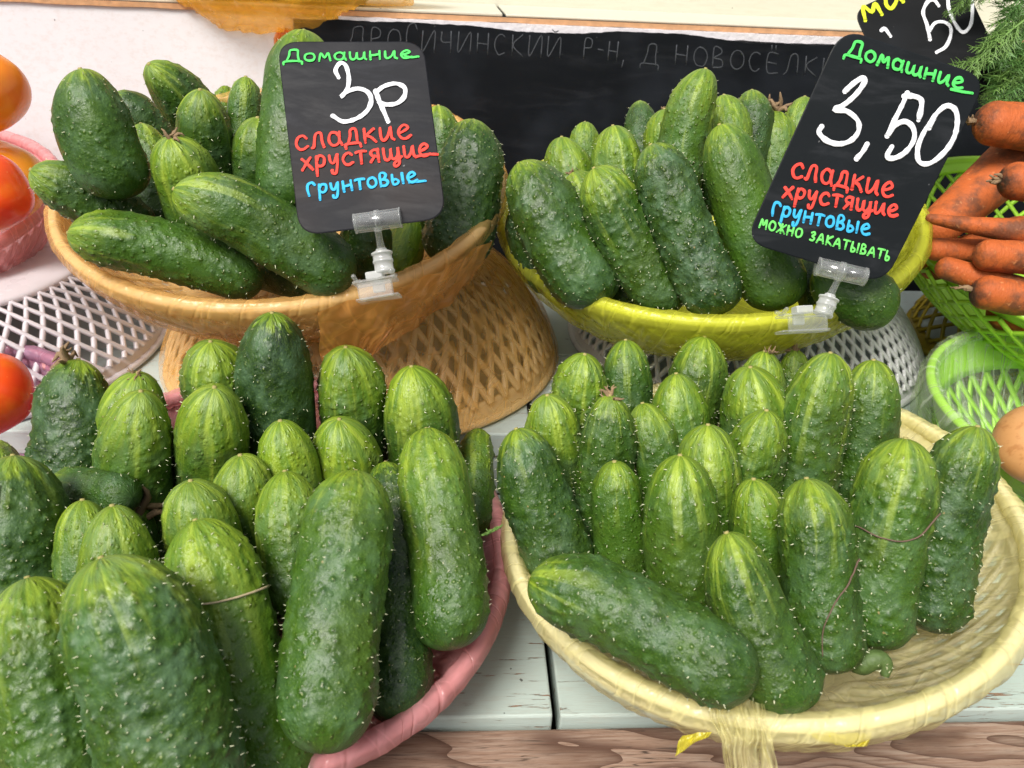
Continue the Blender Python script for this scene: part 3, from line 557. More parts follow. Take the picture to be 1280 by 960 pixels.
C_['FR'] = [
 Fl(663, 722, 946, 856, 108, 'largest cucumber lying across the front rim of the cream yellow basket', hh=.03, ht=.025, tone=.42, pale=.12, stripe=.7, bloom=.4, wart=.9, bend=-.03, tap=.03),
 Fl(908, 666, 996, 888, 98, 'curved cucumber leaning on the right end of the lying one', hh=.045, ht=.008, tone=.42, pale=.2, stripe=.9, bloom=.2, wart=1., bend=.04, tap=.1),
 Fl(1008, 598, 1042, 840, 90, 'yellow-tipped cucumber with a dark root thread right of the curved one', hh=.045, ht=-.004, tone=.42, pale=.22, stripe=.9, bloom=.35, wart=1.2, tap=.08),
 Fl(1132, 548, 1090, 809, 104, 'large bright-topped cucumber with a tangled root hair, second from right', hh=.05, ht=-.01, tone=.52, pale=.26, stripe=1., bloom=.3, wart=1., bend=.02, tap=.04),
 Fl(1222, 533, 1160, 786, 90, 'dark cucumber standing rightmost in the cream yellow basket', hh=.05, ht=-.012, tone=.32, pale=.16, stripe=.7, bloom=.5, wart=1.2, bend=.03, tap=.06),
 Fl(850, 569, 858, 790, 100, 'light green bumpy cucumber standing upright behind the lying one', hh=.045, ht=-.01, tone=.62, pale=.2, stripe=.9, bloom=.15, wart=1.2, tap=.04),
 Fl(768, 577, 782, 750, 70, 'slim glossy bright green cucumber left of the light green bumpy one', hh=.035, ht=-.02, tone=.58, pale=.15, stripe=.7, bloom=.05, wart=.9, tap=.05),
 Fl(645, 536, 712, 730, 90, 'dark cucumber at the left end of the cream yellow basket leaning right', hh=.045, ht=-.006, tone=.30, pale=.12, stripe=.5, bloom=.5, wart=1., bend=.02, tap=.1),
 H(942, 599, 78, 'round bright cucumber head above the curved one', hh=.035, tone=.58, pale=.3, stripe=.9, bloom=.1, lean=(.1, 0)),
 Fl(762, 494, 748, 680, 74, 'cucumber with a brown withered tip behind the slim glossy one', hh=.05, ht=-.03, tone=.42, pale=.12, stripe=.6, bloom=.3, wart=1.4, dry=(0, .2, 1.), tap=.12),
 H(684, 494, 76, 'yellow streaked cucumber head at the left of the second row', hh=.045, tone=.5, pale=.35, stripe=1., lean=(.2, 0)),
 H(1016, 535, 48, 'small narrow cucumber head between two larger ones, right of centre', hh=.035, tone=.48, pale=.25, wart=1.3),
 H(885, 531, 86, 'broad yellow-streaked cucumber head in the centre of the basket', hh=.045, tone=.55, pale=.38, stripe=1., lean=(.1, 0)),
 H(958, 513, 76, 'light warty cucumber head right of the broad streaked one', hh=.045, tone=.6, pale=.25, stripe=.7, wart=1.4),
 H(803, 504, 64, 'half hidden striped cucumber head right of the withered-tip one', hh=.04, tone=.5, pale=.35, stripe=1., lean=(.3, 0)),
 H(845, 467, 80, 'round bright cucumber head tilted left in the third row', hh=.05, tone=.55, pale=.3, stripe=.8, lean=(.2, 0)),
 H(1038, 441, 88, 'tall light cucumber with clear stripes in the right back row', hh=.055, tone=.55, pale=.25, stripe=1., bloom=.45, wart=1.2, ln=3.),
 H(1092, 450, 78, 'dark tall cucumber right of the tall light striped one', hh=.045, tone=.40, pale=.2, stripe=.7, bloom=.35, ln=2.8, lean=(.08, 0)),
 H(938, 459, 86, 'wide cucumber head with yellow crown in the back row centre', hh=.05, tone=.5, pale=.3, stripe=1., bloom=.4),
 H(731, 443, 70, 'pale striped cucumber head leftmost in the back row', hh=.055, tone=.6, pale=.35, stripe=.9, wart=1.2),
 H(782, 425, 66, 'darker cucumber head second from left in the back row', hh=.055, tone=.38, pale=.2, stripe=.9, lean=(.1, 0)),
 H(881, 421, 74, 'topmost dark striped cucumber head of the back row', hh=.06, tone=.40, pale=.22, stripe=1., bloom=.1),
 H(956, 439, 60, 'pale cucumber head behind the wide yellow-crowned one', hh=.055, tone=.6, pale=.4, dry=(-.8, .2, .8)),
 H(995, 437, 46, 'small cucumber head with a dark dried tip in the back row', hh=.055, tone=.5, pale=.3, dry=(0, .2, .9)),
]
def closest(p1, q1, p2, q2):
    d1, d2, r = q1-p1, q2-p2, p1-p2; a, e, f = d1@d1, d2@d2, d2@r; c, b = d1@r, d1@d2; den = a*e-b*b
    s = min(max((b*f-c*e)/den, 0), 1) if den > 1e-12 else 0.
    t = (b*s+f)/e
    if t < 0: t = 0.; s = min(max(-c/a, 0), 1)
    elif t > 1: t = 1.; s = min(max((b-c)/a, 0), 1)
    return s, t, (p1+d1*s)-(p2+d2*t)
POS = {}
seed = 100
for key, lst in C_.items():
    b = BOWLS[key]; n, Cc, Rb, hb, rb = b['n'], b['C'], b['R'], b['h'], b['rb']; it = []
    for (hx, hy, tx, ty, wd, o, lab) in lst:
        o['w'] = wd; dA = on_plane(hx, hy+wd*.4, Cc+n*o.get('hh', .04), n)
        dA = min(max(dA, .15), .62); R = wd/2*dA/FPX; R = min(max(R, .012 if wd < 50 else .0145), .0235)
        dA = .55*dA+.45*(2*R*FPX/wd); R = wd/2*dA/FPX
        if tx is None:
            ln = o.get('ln', 2.5)*2*R; le = o.get('lean', (0, 0)); d = unit(A_([le[0], -.25, -1.])); Bp = ray(hx, hy, dA)+d*ln
            v = Bp-EYE; dB = v@FW; tx, ty = 640+FPX*(v@RT)/dB, 480-FPX*(v@UP)/dB
        else: dB = on_plane(tx, ty-wd*.3, Cc+n*o.get('ht', 0.), n); dB = min(dB, dA+.05); dB = max(dB, dA-.09)
        it.append([hx, hy, tx, ty, wd, dA, dB, dA, dB])
    D = A_([[i[5], i[6]] for i in it]); D0 = D.copy(); PX = A_([[i[0], i[1], i[2], i[3], i[4]] for i in it])
    Fr = frame(n); LO = A_([i[5].get('dmin', (.1, .1)) for i in lst])
    for k in range(140):
        caps = []
        for j in range(len(it)):
            A = ray(PX[j, 0], PX[j, 1], D[j, 0]); B = ray(PX[j, 2], PX[j, 3], D[j, 1]); R = PX[j, 4]/2*D[j].mean()/FPX; u = unit(B-A); caps.append((A+u*R, B-u*R, R))
        dD = np.zeros_like(D)
        for i in range(len(it)):
            for j in range(i+1, len(it)):
                s, t, v = closest(caps[i][0], caps[i][1], caps[j][0], caps[j][1]); ov = (caps[i][2]+caps[j][2])*.95-np.linalg.norm(v)
                if ov > 0:
                    g = .28*ov; dD[i, 0] -= g*(1-s)*.45; dD[i, 1] -= g*s*.45; dD[j, 0] += g*(1-t)*.55; dD[j, 1] += g*t*.55
        for j in range(len(it)):
            for e in (0, 1):
                q = (caps[j][e]-Cc)@Fr; R = caps[j][2]; rh = math.hypot(q[0], q[1])
                if q[2] < -.002:
                    zz = max(q[2], -hb+.001); wall = rb+(Rb-rb)*((zz+hb)/hb)**.9-.004; pen = max(rh+R*.9-wall, (-hb+R*.95)-q[2])
                    if pen > 0: dD[j, e] -= min(pen, .012)*.25
        D = D+np.clip(dD, -.004, .004)+(D0-D)*.01; D = np.maximum(D, LO)
    for j, (hx, hy, tx, ty, wd, o, lab) in enumerate(lst):
        A = ray(PX[j, 0], PX[j, 1], D[j, 0]); B = ray(PX[j, 2], PX[j, 3], D[j, 1]); R = wd/2*D[j].mean()/FPX
        seed += 1; ob = make_cucumber(A, B, R, o, seed, lab, None); POS[lab] = (A, B, R, ob, o)
#@@END_CUC
# ------------------------------------------------------------------ hand lettering: single-stroke glyphs in a unit box (x right, y up)
def arc(cx, cy, rx, ry, a0, a1, n=10): return [(cx+rx*math.cos(math.radians(a)), cy+ry*math.sin(math.radians(a))) for a in np.linspace(a0, a1, n)]
G = {
 'Д': (1.15, [[(-.05, -.22), (.0, .0), (.5, .04), (1., .0), (1.05, -.2)], [(.12, .02), (.3, .55), (.38, 1.), (.8, 1.02), (.82, .5), (.88, .02)]]),
 'о': (.75, [arc(.5, .5, .45, .5, 100, 460, 14)]),
 'м': (.85, [[(.05, 0), (.2, .95), (.5, .35), (.78, .95), (.95, 0)]]),
 'а': (.8, [arc(.45, .5, .4, .48, 30, 370, 14), [(.88, .98), (.85, .4), (1.0, .0)]]),
 'ш': (1.15, [[(.05, .95), (.08, .2), (.25, .02), (.42, .3), (.46, .95), (.48, .2), (.65, .02), (.84, .3), (.9, .95), (.92, .2), (1.0, .0)]]),
 'щ': (1.25, [[(.05, .95), (.08, .2), (.25, .02), (.42, .3), (.46, .95), (.48, .2), (.65, .02), (.84, .3), (.88, .95), (.9, .0), (.85, -.45), (.65, -.6), (.6, -.3), (1.05, .15)]]),
 'н': (.8, [[(.08, 1.), (.1, 0)], [(.1, .45), (.5, .52), (.88, .6)], [(.88, 1.), (.9, 0)]]),
 'и': (.85, [[(.08, .95), (.1, .2), (.3, .02), (.6, .35), (.82, .95), (.84, .2), (1., 0)]]),
 'е': (.8, [[(.12, .42), (.5, .5), (.85, .75), (.6, 1.), (.25, .8), (.1, .4), (.3, .05), (.65, .0), (1., .15)]]),
 'ё': (.8, [[(.12, .42), (.5, .5), (.85, .75), (.6, 1.), (.25, .8), (.1, .4), (.3, .05), (.65, .0), (1., .15)], [(.35, 1.25), (.3, 1.45)], [(.7, 1.25), (.68, 1.45)]]),
 'e': (1.0, [[(.12, .42), (.5, .5), (.72, .8), (.5, 1.05), (.2, .8), (.05, .35), (.25, .02), (.7, -.02), (1.45, .0)]]),
 'с': (.75, [[(.9, .8), (.65, 1.), (.25, .85), (.05, .45), (.25, .05), (.6, .0), (.95, .15)]]),
 'л': (.8, [[(.0, .05), (.15, .1), (.35, .95), (.75, 1.), (.8, .4), (.9, 0)]]),
 'д': (.9, [[(.0, -.3), (.05, .0), (.9, .0), (1., -.25)], [(.15, .02), (.35, .55), (.4, 1.), (.75, 1.), (.8, .02)]]),
 'к': (.75, [[(.1, 1.), (.1, 0)], [(.85, .95), (.15, .45)], [(.25, .5), (.6, .35), (.95, .0)]]),
 'х': (.75, [[(.05, .9), (.5, .5), (.95, .0)], [(.85, 1.), (.4, .5), (.0, .05)]]),
 'р': (.75, [[(.15, 1.), (.1, .2), (.05, -.55)], [(.12, .6), (.4, 1.), (.85, .85), (.8, .35), (.45, .15), (.12, .3)]]),
 'у': (.75, [[(.08, .95), (.15, .4), (.45, .3), (.8, .95)], [(.85, .98), (.75, .1), (.55, -.5), (.25, -.55), (.2, -.3)]]),
 'т': (.75, [[(.5, .95), (.48, 0)], [(.05, .95), (.5, 1.), (.98, .97)]]),
 'я': (.75, [[(.85, .98), (.4, 1.), (.15, .75), (.4, .45), (.82, .45)], [(.84, 1.), (.84, .0)], [(.5, .45), (.1, .0)]]),
 'Г': (.7, [[(.2, .0), (.1, .7), (.25, 1.2), (.7, 1.3), (.95, 1.05)]]),
 'в': (.75, [[(.12, .0), (.12, 1.2), (.5, 1.35), (.75, 1.05), (.5, .7), (.15, .62), (.6, .6), (.9, .3), (.6, .0), (.12, .02)]]),
 'ы': (1., [[(.08, 1.), (.1, .05), (.4, .0), (.55, .25), (.35, .5), (.12, .45)], [(.88, 1.), (.9, .0)]]),
 'п': (.85, [[(.05, .0), (.12, .9), (.15, .5), (.4, .95), (.62, .8), (.65, .0)]]),
 'М': (.9, [[(.05, 0), (.2, 1.), (.5, .35), (.8, 1.), (.95, 0)]]), 'О': (.8, [arc(.5, .5, .45, .5, 100, 460, 14)]),
 'Ж': (1., [[(.05, 1.), (.95, 0)], [(.95, 1.), (.05, 0)], [(.5, 1.), (.5, 0)]]), 'Н': (.8, [[(.1, 1.), (.1, 0)], [(.1, .5), (.85, .5)], [(.85, 1.), (.85, 0)]]),
 'з': (.65, [[(.1, .9), (.5, 1.), (.7, .75), (.3, .5), (.75, .3), (.5, .0), (.05, .1)]]), 'А': (.85, [[(.0, 0), (.45, 1.), (.9, 0)], [(.18, .35), (.75, .35)]]),
 'К': (.75, [[(.1, 1.), (.1, 0)], [(.85, 1.), (.15, .5), (.9, 0)]]), 'Т': (.8, [[(.45, 1.), (.45, 0)], [(.0, 1.), (.95, 1.)]]),
 'Ы': (.95, [[(.08, 1.), (.08, .0), (.45, .0), (.5, .3), (.12, .42)], [(.85, 1.), (.85, .0)]]), 'В': (.75, [[(.1, 0), (.1, 1.), (.55, 1.), (.65, .75), (.15, .52), (.7, .45), (.75, .1), (.1, .0)]]),
 'Ь': (.7, [[(.1, 1.), (.1, .0), (.55, .0), (.6, .35), (.12, .45)]]), 'Р': (.75, [[(.1, 0), (.12, 1.), (.7, .95), (.7, .6), (.12, .5)]]), 'И': (.85, [[(.08, 1.), (.1, 0), (.85, 1.), (.88, 0)]]),
 'Й': (.85, [[(.08, 1.), (.1, 0), (.85, 1.), (.88, 0)], [(.3, 1.3), (.5, 1.2), (.7, 1.3)]]), 'Ч': (.75, [[(.1, 1.), (.12, .55), (.8, .5)], [(.8, 1.), (.82, 0)]]), 'С': (.75, arc(.5, .5, .45, .5, 50, 310, 10)),
 'Ё': (.75, [[(.8, 1.), (.1, 1.), (.1, 0), (.85, 0)], [(.1, .5), (.7, .5)], [(.3, 1.2), (.28, 1.4)], [(.6, 1.2), (.58, 1.4)]]), 'Л': (.85, [[(.0, 0), (.2, .2), (.4, 1.), (.8, 1.), (.85, 0)]]),
 '-': (.5, [[(.1, .5), (.8, .5)]]), ',': (.35, [[(.4, .1), (.2, -.25)]]), ' ': (.6, []), 'Г2': (.6, []),
}
G['С'] = (.75, [G['С'][1]])
def word(txt, p0, p1, h, lh=None):
    """glyph strokes in photo pixels along the baseline p0-p1; returns list of pixel polylines"""
    p0, p1 = A_(p0, float), A_(p1, float); d = p1-p0; Lw = np.linalg.norm(d); d /= Lw; up = A_([d[1], -d[0]])
    adv = [G[c][0] for c in txt]; k = Lw/(sum(adv)+.22*(len(txt)-1)); x = 0.; out = []
    for c, a in zip(txt, adv):
        hh = h*(1.45 if c == 'Д' and txt[0] == c and lh else 1.)
        for st in G[c][1]: out.append([p0+d*(x+q[0]*a*k)+up*(q[1]*hh+random.uniform(-.03, .03)*h) for q in st])
        x += (a+.22)*k
    return out
class Plane:
    def __init__(s, pts, deps):
        P = [ray(x, y, d) for (x, y), d in zip(pts, deps)]; s.C = sum(P)/len(P)
        s.n = unit(np.cross(P[1]-P[0], P[-1]-P[0])); 
        if s.n@(EYE-s.C) < 0: s.n = -s.n
    def at(s, x, y, off=0.):
        d = ray(x, y)-EYE; return EYE+d*(((s.C-EYE)@s.n)/(d@s.n))+s.n*off
def paint_mat(name, col): return simple(name, tuple(c*.9 for c in col), .75, .10, 250., spec=.2)
INK = {'green': paint_mat('green_marker', (.10, .72, .14)), 'white': paint_mat('white_marker', (.88, .88, .90)), 'red': paint_mat('red_marker', (.88, .075, .055)), 'blue': paint_mat('blue_marker', (.05, .46, .80)), 'yellow': paint_mat('yellow_marker', (.72, .82, .04)), 'lime': paint_mat('lime_marker', (.18, .75, .15))}
M_CHALK = simple('faint_chalk', (.055, .06, .068), .9, .5, 500.)
def lettering(strokes, pl, wpx, mat, parent, loc, name='lettering', base=.0009, R3=None, off=None):
    m = MB()
    for k, st in enumerate(strokes):
        P = catmull(st, 5) if len(st) > 2 else A_([A_(st[0])*(1-t)+A_(st[1])*t for t in np.linspace(0, 1, 4)])
        W3 = A_([pl.at(p[0], p[1], base+.00003*(k % 5)) for p in P]); dep = (W3[0]-EYE)@FW; r = wpx/2*dep/FPX
        rr = r*(1+.32*A_([mn.noise(Vector((p[0]*.15, p[1]*.15, k))) for p in P])); m.tube(W3, rr, 8, .09, pl.n)
        for e in (0, -1):  # round pen ends
            c = W3[e]; t = np.linspace(0, 2*math.pi, 11)[:-1]; a = unit(np.cross(pl.n, [0, 0, 1.])); b = np.cross(pl.n, a)
            V = [c+pl.n*rr[e]*.088]+[c+rr[e]*.98*(math.cos(x)*a+math.sin(x)*b)-pl.n*.0001 for x in t]; m.add(V, [[0, i+1, (i+1) % 10+1] for i in range(10)])
    return m.build(name, mat, parent, True, None if loc is None else loc)
def sign_board(corners, deps, rad, mat, label, strokes, cat='price sign'):
    pl = Plane(corners, deps); c = [pl.at(*q) for q in corners]; base = (c[2]+c[3])/2; root = empty('price_sign', base); tag(root, label, cat)
    pts = []; cs = [A_(q) for q in c]
    for i in range(4):
        p, a, b = cs[i], cs[i-1], cs[(i+1) % 4]; u, v = unit(a-p), unit(b-p)
        for t in np.linspace(0, 1, 9): pts.append(p+u*rad*(1-t)**2*1.+v*rad*t**2)   # rounded corner
    P = A_(pts); m = MB(); n = len(P); th = .0009; e = .0002; ctr = P.mean(0); sh = P+(ctr-P)*(.0006/np.linalg.norm(ctr-P, axis=1))[:, None]
    V = np.vstack([sh+pl.n*th/2, P+pl.n*(th/2-e), P-pl.n*(th/2-e), sh-pl.n*th/2]); Fs = [list(range(n))[::-1], list(range(3*n, 4*n))]
    for r in range(3): Fs += [[r*n+i, r*n+(i+1) % n, (r+1)*n+(i+1) % n, (r+1)*n+i] for i in range(n)]
    o = mesh('board', V, Fs, mat, root, False, None); o.location = [-float(x) for x in base]
    for nm, col, wpx, st in strokes:
        q = lettering(st, pl, wpx, INK[col], root, None, nm); q.location = [-float(x) for x in base]; q['kind'] = 'stuff'
    return root, pl
def crop(ox, oy, k, pts): return [(ox+x/k, oy+y/k) for x, y in pts]
M_S1 = chalk_mat('black_tag_one', (.010, .0105, .0135), .4, .6); M_S2 = chalk_mat('black_tag_two', (.0085, .0105, .012), .3); M_S3 = chalk_mat('black_tag_three', (.008, .0085, .009), .12)
c1 = lambda *p: crop(320, 30, 4, p)
s1 = [('lettering', 'green', 3.0, word('Домашние', (356, 78.5), (515, 73.5), 9.5, 1)+[[(506, 71), (514, 73), (523, 72)]]),
      ('lettering', 'white', 6.0, [c1((415, 272), (400, 235), (425, 200), (452, 215), (466, 270), (462, 320), (440, 358), (428, 368), (455, 345), (510, 328), (560, 345), (578, 385), (560, 435), (510, 475), (440, 493), (385, 463)), c1((600, 340), (618, 390), (640, 440), (662, 492)), c1((600, 350), (640, 318), (700, 303), (745, 325), (742, 370), (705, 402), (650, 408), (618, 395))]),
      ('lettering', 'red', 3.8, word('сладкие', (371, 188.5), (514, 173), 17)+word('хрустящие', (379, 214), (538, 195), 15)+[[(520, 197), (535, 194), (547, 194)]]),
      ('lettering', 'blue', 3.6, word('Грунтовые', (385, 246), (522, 227.5), 12)+[[(512, 229), (522, 228), (532, 227)]])]
sg1, pl1 = sign_board([(346.5, 52.5), (529, 52), (558, 273), (374.5, 295)], [.385, .385, .3685, .3685], .011, M_S1, 'black price sign with the white 3р clipped to the peach basket', s1)
c2 = lambda *p: crop(920, 20, 4, p)
s2 = [('lettering', 'green', 4.0, word('Домашние', (1056, 69), (1201, 112), 13, 1)+[[(1188, 112), (1200, 115), (1214, 117)]]),
      ('lettering', 'white', 6.8, [c2((542, 378), (590, 335), (632, 312), (638, 335), (600, 390), (545, 440), (492, 470), (550, 478), (605, 525), (608, 580), (570, 625), (510, 642), (450, 625), (412, 585), (425, 555)), c2((652, 642), (630, 680), (600, 714)), c2((852, 388), (830, 440), (790, 520), (752, 602)), c2((835, 402), (890, 405), (922, 425), (920, 470), (908, 522)), c2((752, 600), (790, 550), (840, 530), (880, 560), (885, 620), (845, 680), (790, 712), (750, 705), (775, 655)), c2((962, 560), (990, 500), (1045, 452), (1090, 470), (1102, 530), (1085, 610), (1035, 685), (965, 738), (912, 730), (905, 660), (940, 575), (985, 515))]),
      ('lettering', 'red', 4.1, word('сладкие', (988, 221), (1114, 247), 18)+word('хрустящие', (978, 247), (1120, 271), 14)),
      ('lettering', 'blue', 3.6, word('Грунтовые', (963, 269), (1085, 294), 13)),
      ('lettering', 'lime', 2.6, word('МОЖНО зАКАТЫВАТЬ', (948, 284), (1112, 326), 11))]
sg2, pl2 = sign_board([(1052, 35), (1234.5, 97.5), (1105, 355), (931, 302)], [.375, .378, .395, .393], .012, M_S2, 'tilted black price sign with the white 3,50 clipped to the yellow-green basket', s2)
c5 = lambda *p: crop(1060, 0, 5.82, p)
s3 = [('lettering', 'yellow', 5.0, [c5((122, 152), (105, 50), (170, 92), (192, 30), (242, 108)), c5((270, -20), (275, 40), (310, 68), (345, 20), (350, -30)), c5((395, 15), (360, -20))]),
      ('lettering', 'white', 4.6, [c5((655, 45), (620, 5), (575, 20), (542, 95), (572, 190), (592, 290)), c5((590, 225), (630, 172), (690, 165), (740, 200), (740, 270), (705, 345), (640, 385)), c5((722, -60), (728, 60), (770, 170), (830, 240), (885, 190), (900, 80), (890, -60)), c5((240, 225), (265, 215), (305, 268))])]
sg3, pl3 = sign_board([(1066, 14), (1193, -46), (1262, 100), (1135, 161)], [.555, .555, .55, .55], .011, M_S3, 'black price sign with yellow writing and white 50, cut by the top edge', s3)

# chalk on the blackboard
class BoardPlane:
    n = -A_([-sP, cP, 0.]); C = stall(0, .4619, .1)
    def at(s, x, y, off=0.):
        d = ray(x, y)-EYE; return EYE+d*(((s.C-EYE)@s.n)/(d@s.n))+s.n*off
bp = BoardPlane(); bl = stall(.1, .466, .05)
ch = word('ДРОГИЧИНСКИЙ', (432, 60), (702, 72), 26)+word('Р-Н, Д', (728, 72), (822, 82), 24)+word('НОВОСЁЛКИ', (842, 80), (1046, 98), 24)
G['Ф'] = G['О']
o = lettering(ch, bp, 1.3, M_CHALK, None, None, 'chalk_lettering', base=.00005)
o.parent = bs; o['kind'] = 'stuff'
Mi = (Matrix.Translation(bs.location)@Matrix.Rotation(PHI, 4, 'Z')).inverted(); o.matrix_basis = Mi

# ------------------------------------------------------------------ sign clips
M_CLR = clear_mat('clear_plastic'); M_FRO = clear_mat('frosted_plastic', .45)
def ctube(m, a, b, ro, ri, n=20, gap=0.):
    a, b = A_(a), A_(b); T = unit(b-a); X = unit(np.cross(T, FW)); Y = np.cross(T, X); an = np.linspace(gap, 2*math.pi-gap, n+1) if gap else np.linspace(0, 2*math.pi, n+1)[:-1]
    k = len(an); V = []
    for p, r in ((a, ro), (b, ro), (b, ri), (a, ri)): V += [p+r*(math.cos(x)*X+math.sin(x)*Y) for x in an]
    Fs = []
    for r in range(4):
        for i in range(k if not gap else k-1): Fs.append([r*k+i, r*k+(i+1) % k, ((r+1) % 4)*k+(i+1) % k, ((r+1) % 4)*k+i])
    if gap: Fs += [[0, k, 2*k, 3*k], [k-1, 4*k-1, 3*k-1, 2*k-1]]
    m.add(V, Fs)
def sign_clip(pl, g0, g1, stem, cyl0, cyl1, cdep, clampA, clampB, label, rwid):
    base = ray(*cyl1, cdep); root = empty('sign_clip', base); tag(root, label, 'sign clip'); L = -base
    def put(o): o.location = [float(x) for x in L]; return o
    a, b = pl.at(*g0, .0012), pl.at(*g1, .0012); m = MB(); ctube(m, a, b, .0046, .0036, 22); put(m.build('gripper', M_CLR, root))
    m = MB(); ax = unit(b-a)
    for p in (a, b): m.tube([p+ax*.0003, p-ax*.0003], .0049, 16)
    m.tube([a*.5+b*.5-ax*.0011, a*.5+b*.5+ax*.0011], .0051, 16); put(m.build('gripper_end_ring', M_CLR, root))
    s0, s1 = pl.at(*stem, .0008), ray(*cyl0, cdep); m = MB(); m.tube([s0*(1-t)+s1*t for t in np.linspace(0, 1, 5)], [.0018, .0016, .0016, .0018, .0023], 10); put(m.build('stem', M_CLR, root))
    c0, c1_ = ray(*cyl0, cdep), ray(*cyl1, cdep); m = MB(); pr = [(0, .0036), (.06, .0052), (.14, .0052), (.16, .0046), (.40, .0046), (.42, .0050), (.52, .0050), (.54, .0046), (.86, .0046), (.9, .0052), (1., .0050)]
    m.tube([c0*(1-t)+c1_*t for t, _ in pr], [r for _, r in pr], 24); m.tube([c0-unit(c1_-c0)*.0012, c0+unit(c1_-c0)*.0005], [.0026, .0032], 18); put(m.build('swivel_joint', M_FRO, root))
    # clamp: two jaws with a hinge block and finger tabs, closed over the rim
    A, B = ray(*clampA, cdep), ray(*clampB, cdep); X = unit(B-A); dn = unit(-A_([0, .55, 1.])); Z = unit(np.cross(X, np.cross(dn, X))); Y = np.cross(Z, X); W = np.linalg.norm(B-A)
    Mx = (np.stack([X, Y, Z], 1), (A+B)/2)
    m = MB(); m.box((-W/2, -.007, -.0022), (W/2, .007, -.0006), Mx); m.box((-W/2, -.0085, .006), (W/2, .004, .0075), Mx); m.box((-W*.40, .0045, -.0006), (W*.40, .0068, .0075), Mx)
    jaw = put(m.build('clamp_jaws', M_CLR, root, False)); bevel(jaw, .0006)
    m = MB(); m.box((-.0042, -.0055, -.0062), (.0042, .0035, -.0024), Mx); m.box((-.0030, -.0080, -.0048), (.0030, -.0056, .0030), Mx); hb_ = put(m.build('hinge_block', M_FRO, root, False)); bevel(hb_, .0007)
    m = MB()
    for sx in (-1, 1): m.tube([ (A+B)/2+X*sx*(W/2-.0014)+Y*t*.008-Z*(.0022+.0022*abs(t)) for t in np.linspace(-1, 1, 7)], .0011, 7)
    put(m.build('side_ridge', M_CLR, root)); return root
sign_clip(pl1, (444.5, 281), (501, 273), (472.5, 287), (477, 314), (481, 341), .3790, (444, 360), (497, 351), 'clear plastic clip holding the 3 rouble sign on the peach rim', .01)
sign_clip(pl2, (1021, 333), (1079, 346), (1049, 345), (1037, 371), (1028, 394), .398, (974, 399), (1034, 396), 'clear plastic clip holding the 3,50 sign on the yellow-green rim', .01)
# black clip strap behind the lime basket
p = ray(1154, 222, .53); k0 = empty('sign_clip', p); tag(k0, 'black plastic clip strap on the back rim of the lime basket', 'clip')
m = MB(); m.tube([ray(1152, 226, .53), ray(1154, 212, .527), ray(1158, 192, .527), ray(1164, 168, .53), ray(1172, 140, .54)], [.0068, .007, .0062, .005, .004], 10, .35, FW); o = m.build('strap', simple('black_plastic', (.012, .012, .014), .35, .1), k0); o.location = -k0.location
m = MB(); m.tube([ray(1142, 221, .524), ray(1150, 224, .522), ray(1165, 222, .524)], [.0024, .003, .0024], 10); o = m.build('jaw', bpy.data.materials['black_plastic'], k0); o.location = -k0.location

# ------------------------------------------------------------------ tomatoes
def tomato_mat(name, a, b_, c_):
    m = NT(name); c = m.obj(); n1 = m.noise(c, 22., 3, .5); n2 = m.noise(m.mapping(c, (1, 1, .35)), 60., 4, .6); sp = m.noise(c, 600., 2)
    cc = m.mix(m.rng(n1, .32, .68), a, b_); cc = m.mix(m.rng(n2, .52, .75, 0, .35), cc, c_); cc = m.mix(m.rng(sp, .7, .8, 0, .3), cc, (.9, .6, .2))
    return m.done(m.bsdf(Base_Color=cc, Roughness=.24, Specular_IOR_Level=.5, Subsurface_Weight=.0, Normal=m.bump(n2, .0004, .5)))
def tomato(px, py, rp, dep, mats, label, tilt=(0, 0), seed=0, calyx=None, sq=.86):
    R = rp*dep/FPX; C = ray(px, py, dep); rg = np.random.RandomState(seed); na, nr = 72, 40
    u = np.linspace(.001, math.pi-.001, nr)[:, None]; a = np.linspace(0, 2*math.pi, na, endpoint=False)[None]
    r = R*(1+.025*np.cos(5*a+rg.rand()*6)*np.sin(u)+.02*np.cos(3*a+rg.rand()*6)*np.sin(u)-.10*np.exp(-(u/.35)**2)); V = np.stack([r*np.sin(u)*np.cos(a), r*np.sin(u)*np.sin(a), r*sq*np.cos(u)+0*a], -1).reshape(-1, 3)
    o = fastmesh('tomato', V, grid_quads(nr, na), mats); o.location = C; o.rotation_euler = (tilt[0], tilt[1], 0); tag(o, label, 'tomato')
    if calyx is not None:
        m = MB()
        for k in range(6):
            t = 2*math.pi*k/6; m.tube([(0, 0, R*sq*.90), (R*.18*math.cos(t), R*.18*math.sin(t), R*sq*.97), (R*.36*math.cos(t+.2), R*.36*math.sin(t+.2), R*sq*(.97+.06*rg.rand()))], [.0018, .002, .0004], 6)
        m.tube([(0, 0, R*sq*.88), (.001, .001, R*sq*1.08), (.003, .001, R*sq*1.2)], [.0022, .0018, .0022], 8); m.build('calyx', simple('calyx_%d' % seed, (.05, .07, .02), .7, .4, 300.), o)
    return o
T1 = tomato_mat('orange_tomato', (.85, .20, .012), (.90, .30, .02), (.80, .09, .01)); T2 = tomato_mat('yellow_tomato', (.90, .38, .02), (.92, .30, .02), (.9, .5, .05)); T3 = tomato_mat('red_tomato', (.82, .05, .012), (.85, .12, .014), (.86, .25, .02))
tomato(-32, 110, 59, .50, T1, 'big orange tomato highest at the left edge of the photo', (.3, .5), 1)
tomato(-2, 226, 55, .53, T2, 'yellow-orange tomato behind the red-orange one in the pink basket', (.2, .2), 2)
tomato(-16, 240, 50, .47, T3, 'red-orange tomato with a dark calyx in front in the pink basket', (1.35, .95), 3, 1)
